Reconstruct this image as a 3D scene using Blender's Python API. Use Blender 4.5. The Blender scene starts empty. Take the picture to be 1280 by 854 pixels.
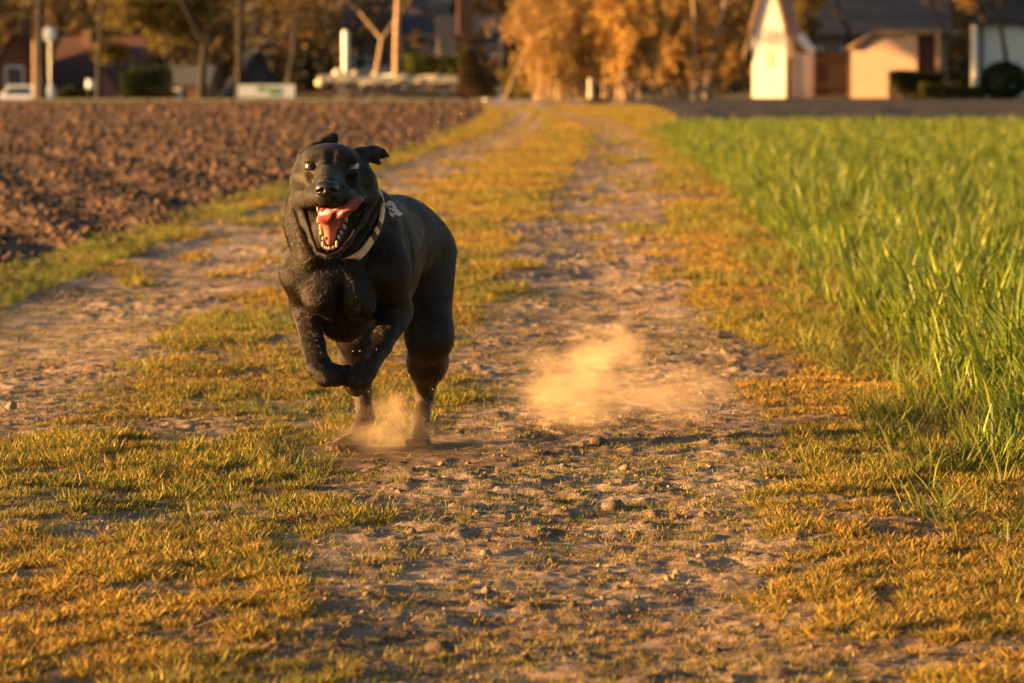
import bpy, math, random
import numpy as np
from mathutils import Vector, Matrix

R = math.radians
scene = bpy.context.scene
COL = scene.collection

# ------------------------------------------------------------------ camera
FPX = 4800.0            # focal length in pixels of a 1280 px wide picture
CAM_H = 0.767
PITCH = math.atan(327.0 / FPX)
cam_data = bpy.data.cameras.new("camera")
cam = bpy.data.objects.new("camera", cam_data)
COL.objects.link(cam)
cam_data.sensor_width = 36.0
cam_data.lens = 36.0 * FPX / 1280.0
cam.location = (0.0, 0.0, CAM_H)
cam.rotation_euler = (math.pi / 2 - PITCH, 0.0, 0.0)
cam_data.clip_start = 0.05
cam_data.clip_end = 3000.0
cam_data.dof.use_dof = True
cam_data.dof.focus_distance = 7.08
cam_data.dof.aperture_fstop = cam_data.lens / 1000.0 / 0.0150   # entrance pupil 15 mm
scene.camera = cam

# ------------------------------------------------------------------ light
SUN_EL = 7.0            # degrees above the horizon
SUN_AZ = 4.5           # the sun stands to the left and this far behind the camera
to_sun = Vector((-math.cos(R(SUN_EL)) * math.cos(R(SUN_AZ)),
                 -math.cos(R(SUN_EL)) * math.sin(R(SUN_AZ)),
                 math.sin(R(SUN_EL))))
world = bpy.data.worlds.new("World")
scene.world = world
world.use_nodes = True
wn = world.node_tree
sky = wn.nodes.new("ShaderNodeTexSky")
sky.sky_type = 'NISHITA'
sky.sun_disc = False
sky.sun_elevation = R(SUN_EL)
sky.sun_rotation = math.atan2(to_sun.x, to_sun.y)
sky.air_density = 1.0
sky.dust_density = 1.5
wn.nodes["Background"].inputs["Strength"].default_value = 0.05
wn.links.new(sky.outputs["Color"], wn.nodes["Background"].inputs["Color"])

sun_data = bpy.data.lights.new("sun", 'SUN')
sun_data.energy = 5.0
sun_data.angle = R(0.5)
sun_data.color = (1.0, 0.56, 0.19)
sun = bpy.data.objects.new("sun", sun_data)
COL.objects.link(sun)
sun.location = to_sun * 50
sun.rotation_euler = to_sun.to_track_quat('Z', 'Y').to_euler()

scene.view_settings.view_transform = 'Standard'
scene.view_settings.look = 'None'
scene.view_settings.gamma = 1.0
scene.view_settings.exposure = 2.46
scene.render.engine = 'CYCLES'
scene.cycles.max_bounces = 6
scene.cycles.transparent_max_bounces = 12
scene.cycles.volume_bounces = 1
scene.cycles.use_denoising = True

# ------------------------------------------------------------------ helpers
rng = np.random.default_rng(7)
random.seed(7)


def P(px, py, Y):
    """World point at depth Y seen at pixel (px, py) of the 1280x854 photograph."""
    u, v = (px - 640.0) / FPX, (427.0 - py) / FPX
    d = np.array([u, math.cos(PITCH) + v * math.sin(PITCH), -math.sin(PITCH) + v * math.cos(PITCH)])
    return np.array([0.0, 0.0, CAM_H]) + d * (Y / d[1])


def G(px, py):
    """Point of the flat ground (z = 0) seen at a pixel."""
    u, v = (px - 640.0) / FPX, (427.0 - py) / FPX
    d = np.array([u, math.cos(PITCH) + v * math.sin(PITCH), -math.sin(PITCH) + v * math.cos(PITCH)])
    return np.array([0.0, 0.0, CAM_H]) + d * (-CAM_H / d[2])


def tag(o, label=None, cat=None, group=None, kind=None):
    if label:
        o["label"] = label
    if cat:
        o["category"] = cat
    if group:
        o["group"] = group
    if kind:
        o["kind"] = kind
    return o


def empty(name, loc, rz=0.0):
    o = bpy.data.objects.new(name, None)
    o.empty_display_size = 0.1
    o.location = loc
    o.rotation_euler = (0, 0, rz)
    COL.objects.link(o)
    return o


def mesh_np(name, V, F, mats, parent=None, smooth=False, mat_idx=None, attrs=None, link=True):
    """One mesh object from numpy vertices and faces (F: int array (n,3|4), or a list of face tuples)."""
    me = bpy.data.meshes.new(name)
    V = np.asarray(V, dtype=np.float32)
    if isinstance(F, np.ndarray):
        F = F.astype(np.int32)
        n, k = F.shape
        me.vertices.add(len(V))
        me.vertices.foreach_set("co", V.ravel())
        me.loops.add(n * k)
        me.loops.foreach_set("vertex_index", F.ravel())
        me.polygons.add(n)
        me.polygons.foreach_set("loop_start", np.arange(0, n * k, k, dtype=np.int32))
        me.polygons.foreach_set("loop_total", np.full(n, k, dtype=np.int32))
    else:
        me.from_pydata([tuple(map(float, v)) for v in V], [], [tuple(f) for f in F])
    if not isinstance(mats, (list, tuple)):
        mats = [mats]
    for m in mats:
        me.materials.append(m)
    if mat_idx is not None:
        me.polygons.foreach_set("material_index", np.asarray(mat_idx, dtype=np.int32))
    if attrs:
        for an, av in attrs.items():
            av = np.asarray(av, dtype=np.float32)
            if av.ndim == 1:
                a = me.attributes.new(an, 'FLOAT', 'POINT')
                a.data.foreach_set("value", av)
            else:
                a = me.attributes.new(an, 'FLOAT_COLOR', 'POINT')
                c4 = np.ones((len(av), 4), np.float32)
                c4[:, :3] = av
                a.data.foreach_set("color", c4.ravel())
    if smooth:
        me.polygons.foreach_set("use_smooth", np.ones(len(me.polygons), dtype=bool))
    me.update(calc_edges=True)
    me.validate()
    o = bpy.data.objects.new(name, me)
    if link:
        COL.objects.link(o)
    if parent is not None:
        o.parent = parent
        # vertices are given in world space: bring them under the parent
        o.matrix_parent_inverse = parent_matrix(parent).inverted()
    return o


def parent_matrix(p):
    M = Matrix.Translation(p.location) @ p.rotation_euler.to_matrix().to_4x4()
    if p.parent is not None:
        M = parent_matrix(p.parent) @ p.matrix_parent_inverse @ M
    return M


# ---- shader helpers
class NT:
    def __init__(self, name):
        self.m = bpy.data.materials.new(name)
        self.m.use_nodes = True
        self.t = self.m.node_tree
        self.b = self.t.nodes["Principled BSDF"]
        self.out = self.t.nodes["Material Output"]

    def n(self, kind, **kw):
        nd = self.t.nodes.new(kind)
        for k, v in kw.items():
            setattr(nd, k, v)
        return nd

    def l(self, a, b):
        self.t.links.new(a, b)

    def noise(self, scale, detail=4.0, rough=0.55, vec=None, dist=0.0):
        nd = self.n("ShaderNodeTexNoise")
        nd.inputs["Scale"].default_value = scale
        nd.inputs["Detail"].default_value = detail
        nd.inputs["Roughness"].default_value = rough
        nd.inputs["Distortion"].default_value = dist
        if vec is not None:
            self.l(vec, nd.inputs["Vector"])
        return nd.outputs["Fac"]

    def pos(self):
        return self.n("ShaderNodeNewGeometry").outputs["Position"]

    def obj(self):
        return self.n("ShaderNodeTexCoord").outputs["Object"]

    def ramp(self, fac, stops):
        r = self.n("ShaderNodeValToRGB")
        e = r.color_ramp.elements
        while len(e) < len(stops):
            e.new(0.5)
        for i, (p, c) in enumerate(stops):
            e[i].position = p
            e[i].color = (*c, 1.0) if len(c) == 3 else c
        self.l(fac, r.inputs["Fac"])
        return r.outputs["Color"]

    def mix(self, fac, a, b, mode='MIX'):
        m = self.n("ShaderNodeMix", data_type='RGBA', blend_type=mode)
        for s, v in ((0, fac), (6, a), (7, b)):
            if hasattr(v, "is_linked"):
                self.l(v, m.inputs[s])
            elif isinstance(v, (int, float)):
                m.inputs[s].default_value = v
            else:
                m.inputs[s].default_value = (*v, 1.0)
        return m.outputs[2]

    def math(self, op, a, b=0.0):
        m = self.n("ShaderNodeMath", operation=op)
        for s, v in ((0, a), (1, b)):
            if hasattr(v, "is_linked"):
                self.l(v, m.inputs[s])
            else:
                m.inputs[s].default_value = v
        return m.outputs[0]

    def attr(self, name, out="Color"):
        a = self.n("ShaderNodeAttribute", attribute_name=name)
        return a.outputs[out]

    def bump(self, h, strength=0.5, dist=0.01):
        b = self.n("ShaderNodeBump")
        b.inputs["Strength"].default_value = strength
        b.inputs["Distance"].default_value = dist
        self.l(h, b.inputs["Height"])
        self.l(b.outputs["Normal"], self.b.inputs["Normal"])

    def color(self, c):
        if hasattr(c, "is_linked"):
            self.l(c, self.b.inputs["Base Color"])
        else:
            self.b.inputs["Base Color"].default_value = (*c, 1.0)

    def rough(self, r):
        self.b.inputs["Roughness"].default_value = r


def mat_simple(name, c, rough=0.8, scale=6.0, var=0.25, bump=0.0, metal=0.0, detail=5.0):
    """A procedural surface: a base colour broken up by noise, with a little relief."""
    m = NT(name)
    f = m.noise(scale, detail, 0.6, m.obj())
    lo = tuple(x * (1 - var) for x in c)
    hi = tuple(min(1.0, x * (1 + var)) for x in c)
    m.color(m.ramp(f, [(0.3, lo), (0.7, hi)]))
    m.rough(rough)
    m.b.inputs["Metallic"].default_value = metal
    if bump:
        m.bump(m.noise(scale * 4, 6, 0.6, m.obj()), bump, 0.01)
    return m.m


# ---- numpy noise
def _hash(ix, iy, seed):
    h = (ix.astype(np.int64) * 374761393 + iy.astype(np.int64) * 668265263 + seed * 974634777) & 0xFFFFFFFF
    h = ((h ^ (h >> 13)) * 1274126177) & 0xFFFFFFFF
    return ((h ^ (h >> 16)) & 0xFFFFFF) / float(0xFFFFFF)


def vnoise(x, y, seed=0):
    ix, iy = np.floor(x), np.floor(y)
    fx, fy = x - ix, y - iy
    ux, uy = fx * fx * fx * (fx * (fx * 6 - 15) + 10), fy * fy * fy * (fy * (fy * 6 - 15) + 10)
    a, b = _hash(ix, iy, seed), _hash(ix + 1, iy, seed)
    c, d = _hash(ix, iy + 1, seed), _hash(ix + 1, iy + 1, seed)
    return (a * (1 - ux) + b * ux) * (1 - uy) + (c * (1 - ux) + d * ux) * uy


def fbm(x, y, seed=0, octs=4, gain=0.5, lac=2.03):
    s, a, t = 0.0, 1.0, 0.0
    for o in range(octs):
        s = s + a * vnoise(x, y, seed + o * 17)
        t += a
        a *= gain
        x, y = x * lac + 3.7, y * lac + 1.3
    return s / t


def sstep(a, b, x):
    t = np.clip((x - a) / (b - a), 0, 1)
    return t * t * (3 - 2 * t)
# ================================================================== the lie of the land
def xw(y):   # edge of the young wheat
    return np.interp(y, [-30, 0, 7.7, 9.7, 16, 28, 60, 90, 130], [0.95, 0.95, 0.97, 1.0, 1.2, 1.50, 2.1, 3.0, 3.6])


def xr(y):   # right wheel rut
    return np.interp(y, [-30, 4.9, 9.7, 18.4, 30, 46, 60, 75, 90, 120], [0.10, 0.09, 0.26, 0.40, 0.78, 1.30, 1.55, 1.40, 1.0, 0.5])


def xl(y):   # left wheel rut
    return np.interp(y, [-30, 12.7, 17.5, 26, 40, 56, 75, 120], [-1.50, -1.42, -1.20, -0.98, -0.42, 0.10, 0.25, -0.3])


def xp(y):   # edge of the ploughed land
    return np.interp(y, [-30, 9, 14, 17, 24, 35, 61, 92, 136], [-2.1, -1.98, -1.90, -1.86, -1.68, -1.15, -0.74, -0.65, -1.2])


Y_WHEAT, Y_PLOUGH = 58.0, 137.0


def grass_cover(x, y):
    """How thickly short grass covers the track at a spot, 0..1."""
    x, y = np.broadcast_arrays(np.asarray(x, float), np.asarray(y, float))
    wob = (fbm(x * 1.6, y * 0.9, 31, 3) - 0.5) * 0.5
    wr = np.interp(y, [4.5, 6.0, 9.0, 14, 60], [0.31, 0.34, 0.36, 0.35, 0.35])
    b = np.exp(-(((x - xr(y) + wob * 0.6) / wr) ** 4))
    b = np.maximum(b, np.exp(-(((x - xl(y) + 0.05 + wob * 0.5) / 0.39) ** 4)))
    near = sstep(8.6, 6.0, y)
    patch = fbm(x * 3.2 + 5, y * 1.8, 47, 4)
    fine = fbm(x * 11, y * 7, 59, 3)
    g = 0.74 - 0.80 * b
    g -= near * sstep(0.62, 0.0, x) * 0.22                       # trampled middle in front
    g += (0.10 - 0.95 * b) * sstep(7.5, 10.5, y)
    g += ((patch - 0.5) * 1.7 + (fine - 0.5) * 0.8) * (1 - 0.45 * b)
    g += sstep(0.38, 0.62, x) * 0.30 * sstep(30, 10, y) + sstep(-0.25, -0.5, x) * 0.12 * sstep(8.5, 7, y)
    return np.clip(g, 0.0, 1.0)


def ground_z(x, y):
    x, y = np.broadcast_arrays(np.asarray(x, float), np.asarray(y, float))
    z = np.zeros(x.shape)
    far = sstep(25.0, 60.0, y)
    # track: two worn ruts, a low middle ridge, soft hollows
    tr = -0.010 * np.exp(-(((x - xr(y)) / 0.26) ** 2)) - 0.010 * np.exp(-(((x - xl(y)) / 0.30) ** 2))
    tr = tr + 0.010
    tr += (fbm(x * 2.1, y * 1.5, 3, 3) - 0.5) * 0.024
    bare = 1 - grass_cover(x, y)
    tr += (fbm(x * 9.0, y * 7.0, 5, 3) - 0.5) * (0.006 + 0.005 * bare) * (1 - far)
    tr += (fbm(x * 21.0, y * 26.0, 9, 4, 0.6) - 0.5) * 0.009 * (1 - far)
    tr += (fbm(x * 62.0, y * 55.0, 19, 2) - 0.5) * 0.006 * sstep(14, 9, y)
    ridge = np.abs(fbm(x * 6.0 + 9, y * 13.0, 77, 3) - 0.5)
    tr += sstep(0.07, 0.0, ridge) * 0.008 * bare * (1 - far) * sstep(0.42, 0.58, fbm(x * 2.3, y * 2.0, 88, 2))
    # ploughed land: long furrows broken into clods
    d = xp(y) - x
    fur = np.sin((x * 0.93 + y * 0.17) * 2 * math.pi / 0.62 + 3 * fbm(x * 0.5, y * 0.3, 12, 2))
    pl = 0.015 + 0.016 * fur + (fbm(x * 4.4, y * 3.6, 21, 5, 0.70) - 0.5) * 0.085 + (np.abs(fbm(x * 11, y * 11, 23, 3) - 0.5)) * 0.055
    pl += 0.06 * (fbm(x * 0.3, y * 0.2, 71, 2) - 0.5)
    wp = sstep(-0.12, 0.22, d)
    # wheat land
    wf = (fbm(x * 4, y * 4, 41, 3) - 0.5) * 0.05 + 0.015
    ww = sstep(-0.15, 0.2, x - xw(y))
    z = tr * (1 - wp) * (1 - ww) + pl * wp + wf * ww
    bs = sstep(0.4, 1.0, x - xw(y)) * sstep(57, 60, y) * sstep(164, 160, y)
    z = z + bs * ((fbm(x * 1.4, y * 0.7, 61, 4) - 0.5) * 0.28 + 0.05)
    # firm, level footing where the dog lands
    k = np.exp(-(((x + 0.26) / 0.26) ** 2 + ((y - 7.98) / 0.35) ** 2))
    z = z * (1 - 0.85 * k)
    # far land: fades to level, and falls away behind the ploughed field on the left
    z = z * (1 - 0.7 * sstep(80, 140, y)) * (1 - sstep(140, 150, y))
    dip = sstep(158, 192, y) * sstep(3.0, -7.0, x)
    z = z - 2.2 * dip
    return z


def axis(parts):
    out = []
    for a, b, st in parts:
        n = max(1, int(round((b - a) / st)))
        out.append(np.linspace(a, b, n, endpoint=False))
    return np.concatenate(out + [np.array([parts[-1][1]])])


def geom_axis(a, b, first, grow):
    v, s, o = a, first, []
    sg = 1 if b > a else -1
    while (b - v) * sg > 0:
        o.append(v)
        v += s * sg
        s *= grow
    o.append(b)
    return np.array(o)


gx_ = np.concatenate([geom_axis(-1.35, -420, 0.011, 1.028)[:0:-1], np.arange(-1.35, 1.35, 0.0075), geom_axis(1.35, 420, 0.011, 1.04)])
rows = [np.array([-60, -40, -25, -15, -8, -4, -1, 1.5, 3.0, 3.8]), geom_axis(4.2, 4.55, 0.08, 0.85), np.arange(4.62, 9.0, 0.0115)]
yy, st = 9.0, 0.013
lst = []
while yy < 70:
    lst.append(yy); yy += st * (yy / 9.0) ** 1.75
while yy < 600:
    lst.append(yy); yy *= 1.018
lst.append(600.0)
gy_ = np.unique(np.concatenate(rows + [np.array(lst)]))
XX, YY = np.meshgrid(gx_, gy_)
ZZ = ground_z(XX, YY)
GC = grass_cover(XX, YY)
nX, nY = len(gx_), len(gy_)
ii = np.arange(nX * nY).reshape(nY, nX)
FQ = np.stack([ii[:-1, :-1], ii[:-1, 1:], ii[1:, 1:], ii[1:, :-1]], axis=-1).reshape(-1, 4)
cx = ((XX[:-1, :-1] + XX[1:, 1:]) / 2).ravel()
cy = ((YY[:-1, :-1] + YY[1:, 1:]) / 2).ravel()
VG = np.stack([XX.ravel(), YY.ravel(), ZZ.ravel()], axis=1)
cls = np.zeros(len(FQ), int)                                 # 0 track, 1 plough, 2 wheat soil, 3 bare soil, 4 village green
cls[(cx < xp(cy)) & (cy < Y_PLOUGH)] = 1
cls[(cx > xw(cy)) & (cy < Y_WHEAT)] = 2
cls[(cx > xw(cy) + 0.4) & (cy >= Y_WHEAT) & (cy < 163)] = 3
cls[((cy >= Y_PLOUGH) & (cls != 3)) | (cy >= 163)] = 4


def soil_mat(name, lo, mid, hi, bump=0.6, scale=9.0, moss=None):
    m = NT(name)
    p = m.pos()
    big = m.noise(scale * 0.12, 3, 0.5, p)
    f = m.noise(scale, 8, 0.62, p)
    c = m.ramp(m.math('ADD', m.math('MULTIPLY', f, 0.65), m.math('MULTIPLY', big, 0.35)), [(0.40, lo), (0.49, mid), (0.58, hi)])
    if moss:
        g = m.math('MULTIPLY', m.attr("cover", "Fac"), 0.80)
        mc = m.ramp(m.noise(14, 5, 0.6, p), [(0.35, moss[0]), (0.65, moss[1])])
        c = m.mix(g, c, mc)
    m.color(c); m.rough(0.92)
    m.b.inputs["Specular IOR Level"].default_value = 0.2
    h = m.math('ADD', m.noise(70, 6, 0.65, p), m.math('MULTIPLY', m.noise(260, 3, 0.6, p), 0.4))
    m.bump(h, bump, 0.016)
    return m.m


M_TRACK = soil_mat("track_soil", (0.130, 0.083, 0.053), (0.25, 0.166, 0.108), (0.43, 0.305, 0.21), 1.0, 9.0,
                   ((0.10, 0.065, 0.022), (0.22, 0.125, 0.038)))
M_PLOUGH = soil_mat("ploughed_soil", (0.046, 0.028, 0.019), (0.078, 0.046, 0.029), (0.165, 0.098, 0.060), 0.8, 5.0)
M_WSOIL = soil_mat("wheat_soil", (0.08, 0.05, 0.03), (0.12, 0.075, 0.04), (0.18, 0.11, 0.06), 0.6, 8.0)
M_DARKSOIL = soil_mat("dark_garden_soil", (0.022, 0.016, 0.013), (0.032, 0.022, 0.017), (0.048, 0.033, 0.024), 0.6, 1.2)
m = NT("meadow"); p = m.pos()
m.color(m.ramp(m.math('ADD', m.math('MULTIPLY', m.noise(0.35, 4, 0.6, p), 0.5), m.math('MULTIPLY', m.noise(3.0, 6, 0.65, p), 0.5)),
               [(0.35, (0.07, 0.065, 0.022)), (0.5, (0.15, 0.12, 0.03)), (0.65, (0.24, 0.17, 0.045))]))
m.rough(0.95); m.bump(m.noise(18, 6, 0.65, p), 0.8, 0.04)
M_MEADOW = m.m


def sheet(name, k, mat, **attrs):
    F = FQ[cls == k]
    used = np.unique(F)
    remap = np.full(len(VG), -1, np.int64)
    remap[used] = np.arange(len(used))
    o = mesh_np(name, VG[used], remap[F], mat, smooth=True, attrs={a: v.ravel()[used] for a, v in attrs.items()} or None)
    o["kind"] = "structure"
    return o


sheet("dirt_track", 0, M_TRACK, cover=GC)
sheet("ploughed_field", 1, M_PLOUGH)
sheet("wheat_field_soil", 2, M_WSOIL)
sheet("bare_soil", 3, M_DARKSOIL)
sheet("village_green", 4, M_MEADOW)
# ================================================================== grass and wheat
def leaf_mat(name, tint_lo, tint_hi, transl=0.35, rough=0.55, scale=1.2):
    """Blades: own colour from the mesh, drifting between two tints over the land."""
    m = NT(name)
    col = m.attr("col")
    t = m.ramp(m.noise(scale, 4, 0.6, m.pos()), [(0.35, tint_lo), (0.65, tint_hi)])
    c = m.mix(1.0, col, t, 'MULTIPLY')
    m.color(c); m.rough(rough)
    m.b.inputs["Specular IOR Level"].default_value = 0.3
    tr = m.n("ShaderNodeBsdfTranslucent"); m.l(c, tr.inputs["Color"])
    mx = m.n("ShaderNodeMixShader"); mx.inputs[0].default_value = transl
    m.l(m.b.outputs[0], mx.inputs[1]); m.l(tr.outputs[0], mx.inputs[2])
    m.l(mx.outputs[0], m.out.inputs["Surface"])
    return m.m


def blades(n, rad, hlo, hhi, wid, lean, seg, cols, r, bow=0.6, lean_lo=0.2):
    """A tuft: n curved tapering blades round a centre."""
    V, F, C = [], [], []
    for _ in range(n):
        a, q = r.uniform(0, 6.283), rad * math.sqrt(r.random())
        bx_, by_ = q * math.cos(a), q * math.sin(a)
        h = r.uniform(hlo, hhi); w = wid * r.uniform(0.7, 1.3) / 2
        da = a + r.normal(0, 0.9)
        ln = lean * r.uniform(lean_lo, 1.2); bw = bow * r.uniform(0.3, 1.3)
        fx, fy = math.cos(da), math.sin(da)
        tw = r.uniform(-1.2, 1.2)
        sx, sy = -math.sin(da + tw), math.cos(da + tw)
        c = np.array(cols[r.integers(len(cols))]) * r.uniform(0.55, 1.45)
        o = len(V); ang = ln; x = y = z = 0.0
        for s in range(seg + 1):
            t = s / seg
            ww = w * (1 - t ** 1.6) + 0.00008
            V.append((bx_ + x * fx - sx * ww, by_ + x * fy - sy * ww, z))
            V.append((bx_ + x * fx + sx * ww, by_ + x * fy + sy * ww, z))
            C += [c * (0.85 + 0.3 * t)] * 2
            ang += bw / seg
            x += h / seg * math.sin(ang); z += h / seg * math.cos(ang)
        for s in range(seg):
            F.append((o + 2 * s, o + 2 * s + 1, o + 2 * s + 3, o + 2 * s + 2))
    return np.array(V), np.array(F), np.clip(np.array(C), 0, 1)


def templates(name, makes, mat):
    col = bpy.data.collections.new(name)
    for V, F, C in makes:
        o = mesh_np(name, V, F, mat, attrs={"col": C} if C is not None else None, link=False, smooth=C is None)
        col.objects.link(o)
    return col


def scatter(name, pts, rotz, tilt, scl, idx, col):
    """One object that sets a template on every point."""
    me = bpy.data.meshes.new(name)
    me.vertices.add(len(pts))
    me.vertices.foreach_set("co", np.asarray(pts, np.float32).ravel())
    a = me.attributes.new("rot", 'FLOAT_VECTOR', 'POINT')
    rv = np.stack([tilt * np.cos(rotz * 7), tilt * np.sin(rotz * 7), rotz], axis=1).astype(np.float32)
    a.data.foreach_set("vector", rv.ravel())
    a = me.attributes.new("scl", 'FLOAT', 'POINT'); a.data.foreach_set("value", scl.astype(np.float32))
    a = me.attributes.new("pick", 'INT', 'POINT'); a.data.foreach_set("value", idx.astype(np.int32))
    o = bpy.data.objects.new(name, me); COL.objects.link(o)
    ng = bpy.data.node_groups.new(name, 'GeometryNodeTree')
    ng.interface.new_socket("Geometry", in_out='INPUT', socket_type='NodeSocketGeometry')
    ng.interface.new_socket("Geometry", in_out='OUTPUT', socket_type='NodeSocketGeometry')
    N = ng.nodes
    gi, go = N.new("NodeGroupInput"), N.new("NodeGroupOutput")
    ip = N.new("GeometryNodeInstanceOnPoints"); ci = N.new("GeometryNodeCollectionInfo")
    ci.inputs["Collection"].default_value = col
    ci.inputs["Separate Children"].default_value = True
    ci.inputs["Reset Children"].default_value = True
    ip.inputs["Pick Instance"].default_value = True

    def na(nm, dt):
        q = N.new("GeometryNodeInputNamedAttribute"); q.data_type = dt
        q.inputs["Name"].default_value = nm
        return q.outputs["Attribute"]
    L = ng.links
    L.new(gi.outputs[0], ip.inputs["Points"]); L.new(ci.outputs[0], ip.inputs["Instance"])
    L.new(na("pick", 'INT'), ip.inputs["Instance Index"])
    L.new(na("rot", 'FLOAT_VECTOR'), ip.inputs["Rotation"])
    L.new(na("scl", 'FLOAT'), ip.inputs["Scale"])
    L.new(ip.outputs[0], go.inputs[0])
    md = o.modifiers.new("scatter", 'NODES'); md.node_group = ng
    o["kind"] = "stuff"
    return o


def sample_land(n, y0, y1, power, xlo, xhi, r):
    """n spots between depths y0 and y1, thinning as y**-power."""
    u = r.random(n)
    if abs(power - 1) < 1e-6:
        y = y0 * (y1 / y0) ** u
    else:
        e = 1 - power
        y = (y0 ** e + u * (y1 ** e - y0 ** e)) ** (1 / e)
    lo, hi = xlo(y), xhi(y)
    return lo + (hi - lo) * r.random(n), y


STRAW, GOLD, OLIVE, GREEN, RUST = (0.42, 0.30, 0.09), (0.34, 0.255, 0.036), (0.21, 0.20, 0.027), (0.14, 0.175, 0.023), (0.29, 0.165, 0.036)
M_GRASS = leaf_mat("short_grass", (0.75, 0.75, 0.8), (1.15, 1.05, 0.9), 0.20)
M_LUSH = leaf_mat("lush_grass", (0.65, 0.6, 0.6), (1.05, 0.95, 0.85), 0.30)
M_WHEAT = leaf_mat("wheat_leaf", (0.85, 0.85, 0.8), (1.12, 1.1, 1.0), 0.34, 0.45, 0.5)
r = np.random.default_rng(21)

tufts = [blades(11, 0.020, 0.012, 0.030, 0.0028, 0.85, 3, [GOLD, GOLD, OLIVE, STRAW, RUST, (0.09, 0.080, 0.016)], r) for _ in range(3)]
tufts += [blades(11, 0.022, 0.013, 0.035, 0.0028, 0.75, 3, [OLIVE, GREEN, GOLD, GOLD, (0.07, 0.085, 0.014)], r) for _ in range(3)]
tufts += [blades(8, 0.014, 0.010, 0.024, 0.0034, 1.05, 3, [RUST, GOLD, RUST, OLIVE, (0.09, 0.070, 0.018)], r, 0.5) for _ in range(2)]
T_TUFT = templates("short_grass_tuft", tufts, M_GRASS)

px_, py_ = sample_land(300000, 4.55, 14, 1.35, lambda y: np.maximum(xp(y) + 0.05, -0.16 * y - 0.25), lambda y: xw(y) + 0.12, r)
cv = grass_cover(px_, py_)
patch = fbm(px_ * 7, py_ * 5, 91, 3)
isl = 0.45 * fbm(px_ * 9, py_ * 6, 91, 3) + 0.55 * fbm(px_ * 24, py_ * 18, 95, 3)
th = 0.75 - 0.38 * cv
keep = (r.random(len(px_)) < sstep(th - 0.04, th + 0.06, isl)) | (r.random(len(px_)) < 0.13)
keep &= ~(((px_ + 0.25) / 0.30) ** 2 + ((py_ - 7.80) / 0.42) ** 2 < r.uniform(0.5, 1.3, len(px_))) | (r.random(len(px_)) < 0.04)
px_, py_, cv = px_[keep], py_[keep], cv[keep]
tone = fbm(px_ * 1.3 + 40, py_ * 0.9, 93, 3) + r.normal(0, 0.09, len(px_)) - 0.15 * sstep(0.3, 0.8, px_) + 0.05 * sstep(-0.5, -1.2, px_) * sstep(6, 9, py_)
pick = np.where(tone > 0.55, r.integers(3, 6, len(px_)), np.where(tone > 0.40, r.integers(0, 3, len(px_)), r.integers(6, 8, len(px_))))
sc_ = r.uniform(0.40, 1.0, len(px_)) ** 1.3 * (0.56 + 0.5 * sstep(th, th + 0.15, isl)[keep]) * np.interp(py_, [5, 14], [0.95, 1.1])
scatter("short_grass", np.stack([px_, py_, ground_z(px_, py_) - 0.001], 1), r.uniform(0, 6.28, len(px_)), r.normal(0, 0.15, len(px_)), sc_, pick, T_TUFT)

px_, py_ = sample_land(120000, 14, 112, 1.35, lambda y: xp(y) + 0.02, lambda y: np.where(y < Y_WHEAT, xw(y) + 0.15, xw(y) + 0.6), r)
cv = grass_cover(px_, py_)
isl = fbm(px_ * 5, py_ * 1.6, 92, 3)
th = 0.70 - 0.42 * cv
keep = (r.random(len(px_)) < sstep(th - 0.05, th + 0.08, isl)) | (r.random(len(px_)) < 0.015)
px_, py_, cv = px_[keep], py_[keep], cv[keep]
tone = fbm(px_ * 0.9 + 40, py_ * 0.5, 93, 3) + r.normal(0, 0.08, len(px_)) - 0.14 * sstep(0.3, 0.9, px_ - xr(py_)) * sstep(60, 20, py_)
pick = np.where(tone > 0.60, r.integers(3, 6, len(px_)), np.where(tone > 0.47, r.integers(0, 3, len(px_)), r.integers(6, 8, len(px_))))
sc_ = r.uniform(0.8, 1.4, len(px_)) * np.interp(py_, [14, 40, 110], [1.0, 1.7, 2.8])
scatter("short_grass", np.stack([px_, py_, ground_z(px_, py_) - 0.002], 1), r.uniform(0, 6.28, len(px_)), r.normal(0, 0.15, len(px_)), sc_, pick, T_TUFT)

# ---- longer green grass along both verges
lush = [blades(16, 0.035, 0.05, 0.12, 0.0042, 0.5, 4, [GREEN, GREEN, OLIVE, (0.20, 0.22, 0.04)], r, 0.9) for _ in range(4)]
T_LUSH = templates("long_grass_tuft", lush, M_LUSH)
px_, py_ = sample_land(9000, 5.0, 60, 1.1, lambda y: xw(y) - 0.10 - 0.22 * fbm(y * 2, y * 0, 5, 2), lambda y: xw(y) + 0.12, r)
k = r.random(len(px_)) < (sstep(0.50, 0.66, fbm(px_ * 3, py_ * 2, 15, 3)) * 0.8 + 0.03) * np.where(py_ > 9.5, 0.35, 1.0)
qx, qy = sample_land(9000, 9.0, 60, 1.0, lambda y: xp(y) - 0.12, lambda y: xp(y) + 0.22, r)
k2 = r.random(len(qx)) < sstep(0.42, 0.60, fbm(qx * 1.2, qy * 0.6, 25, 3))
sx_, sy_ = sample_land(2600, 7.6, 12, 1.0, lambda y: -0.14 * y - 0.1, lambda y: 0 * y - 0.35, r)
k3 = r.random(len(sx_)) < sstep(0.52, 0.66, fbm(sx_ * 2.2, sy_ * 1.6, 35, 3)) * grass_cover(sx_, sy_)
px_, py_ = np.concatenate([px_[k], qx[k2], sx_[k3]]), np.concatenate([py_[k], qy[k2], sy_[k3]])
small = np.concatenate([np.full(k.sum(), 0.75), np.full(k2.sum(), 0.38), np.full(k3.sum(), 0.42)])
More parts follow.
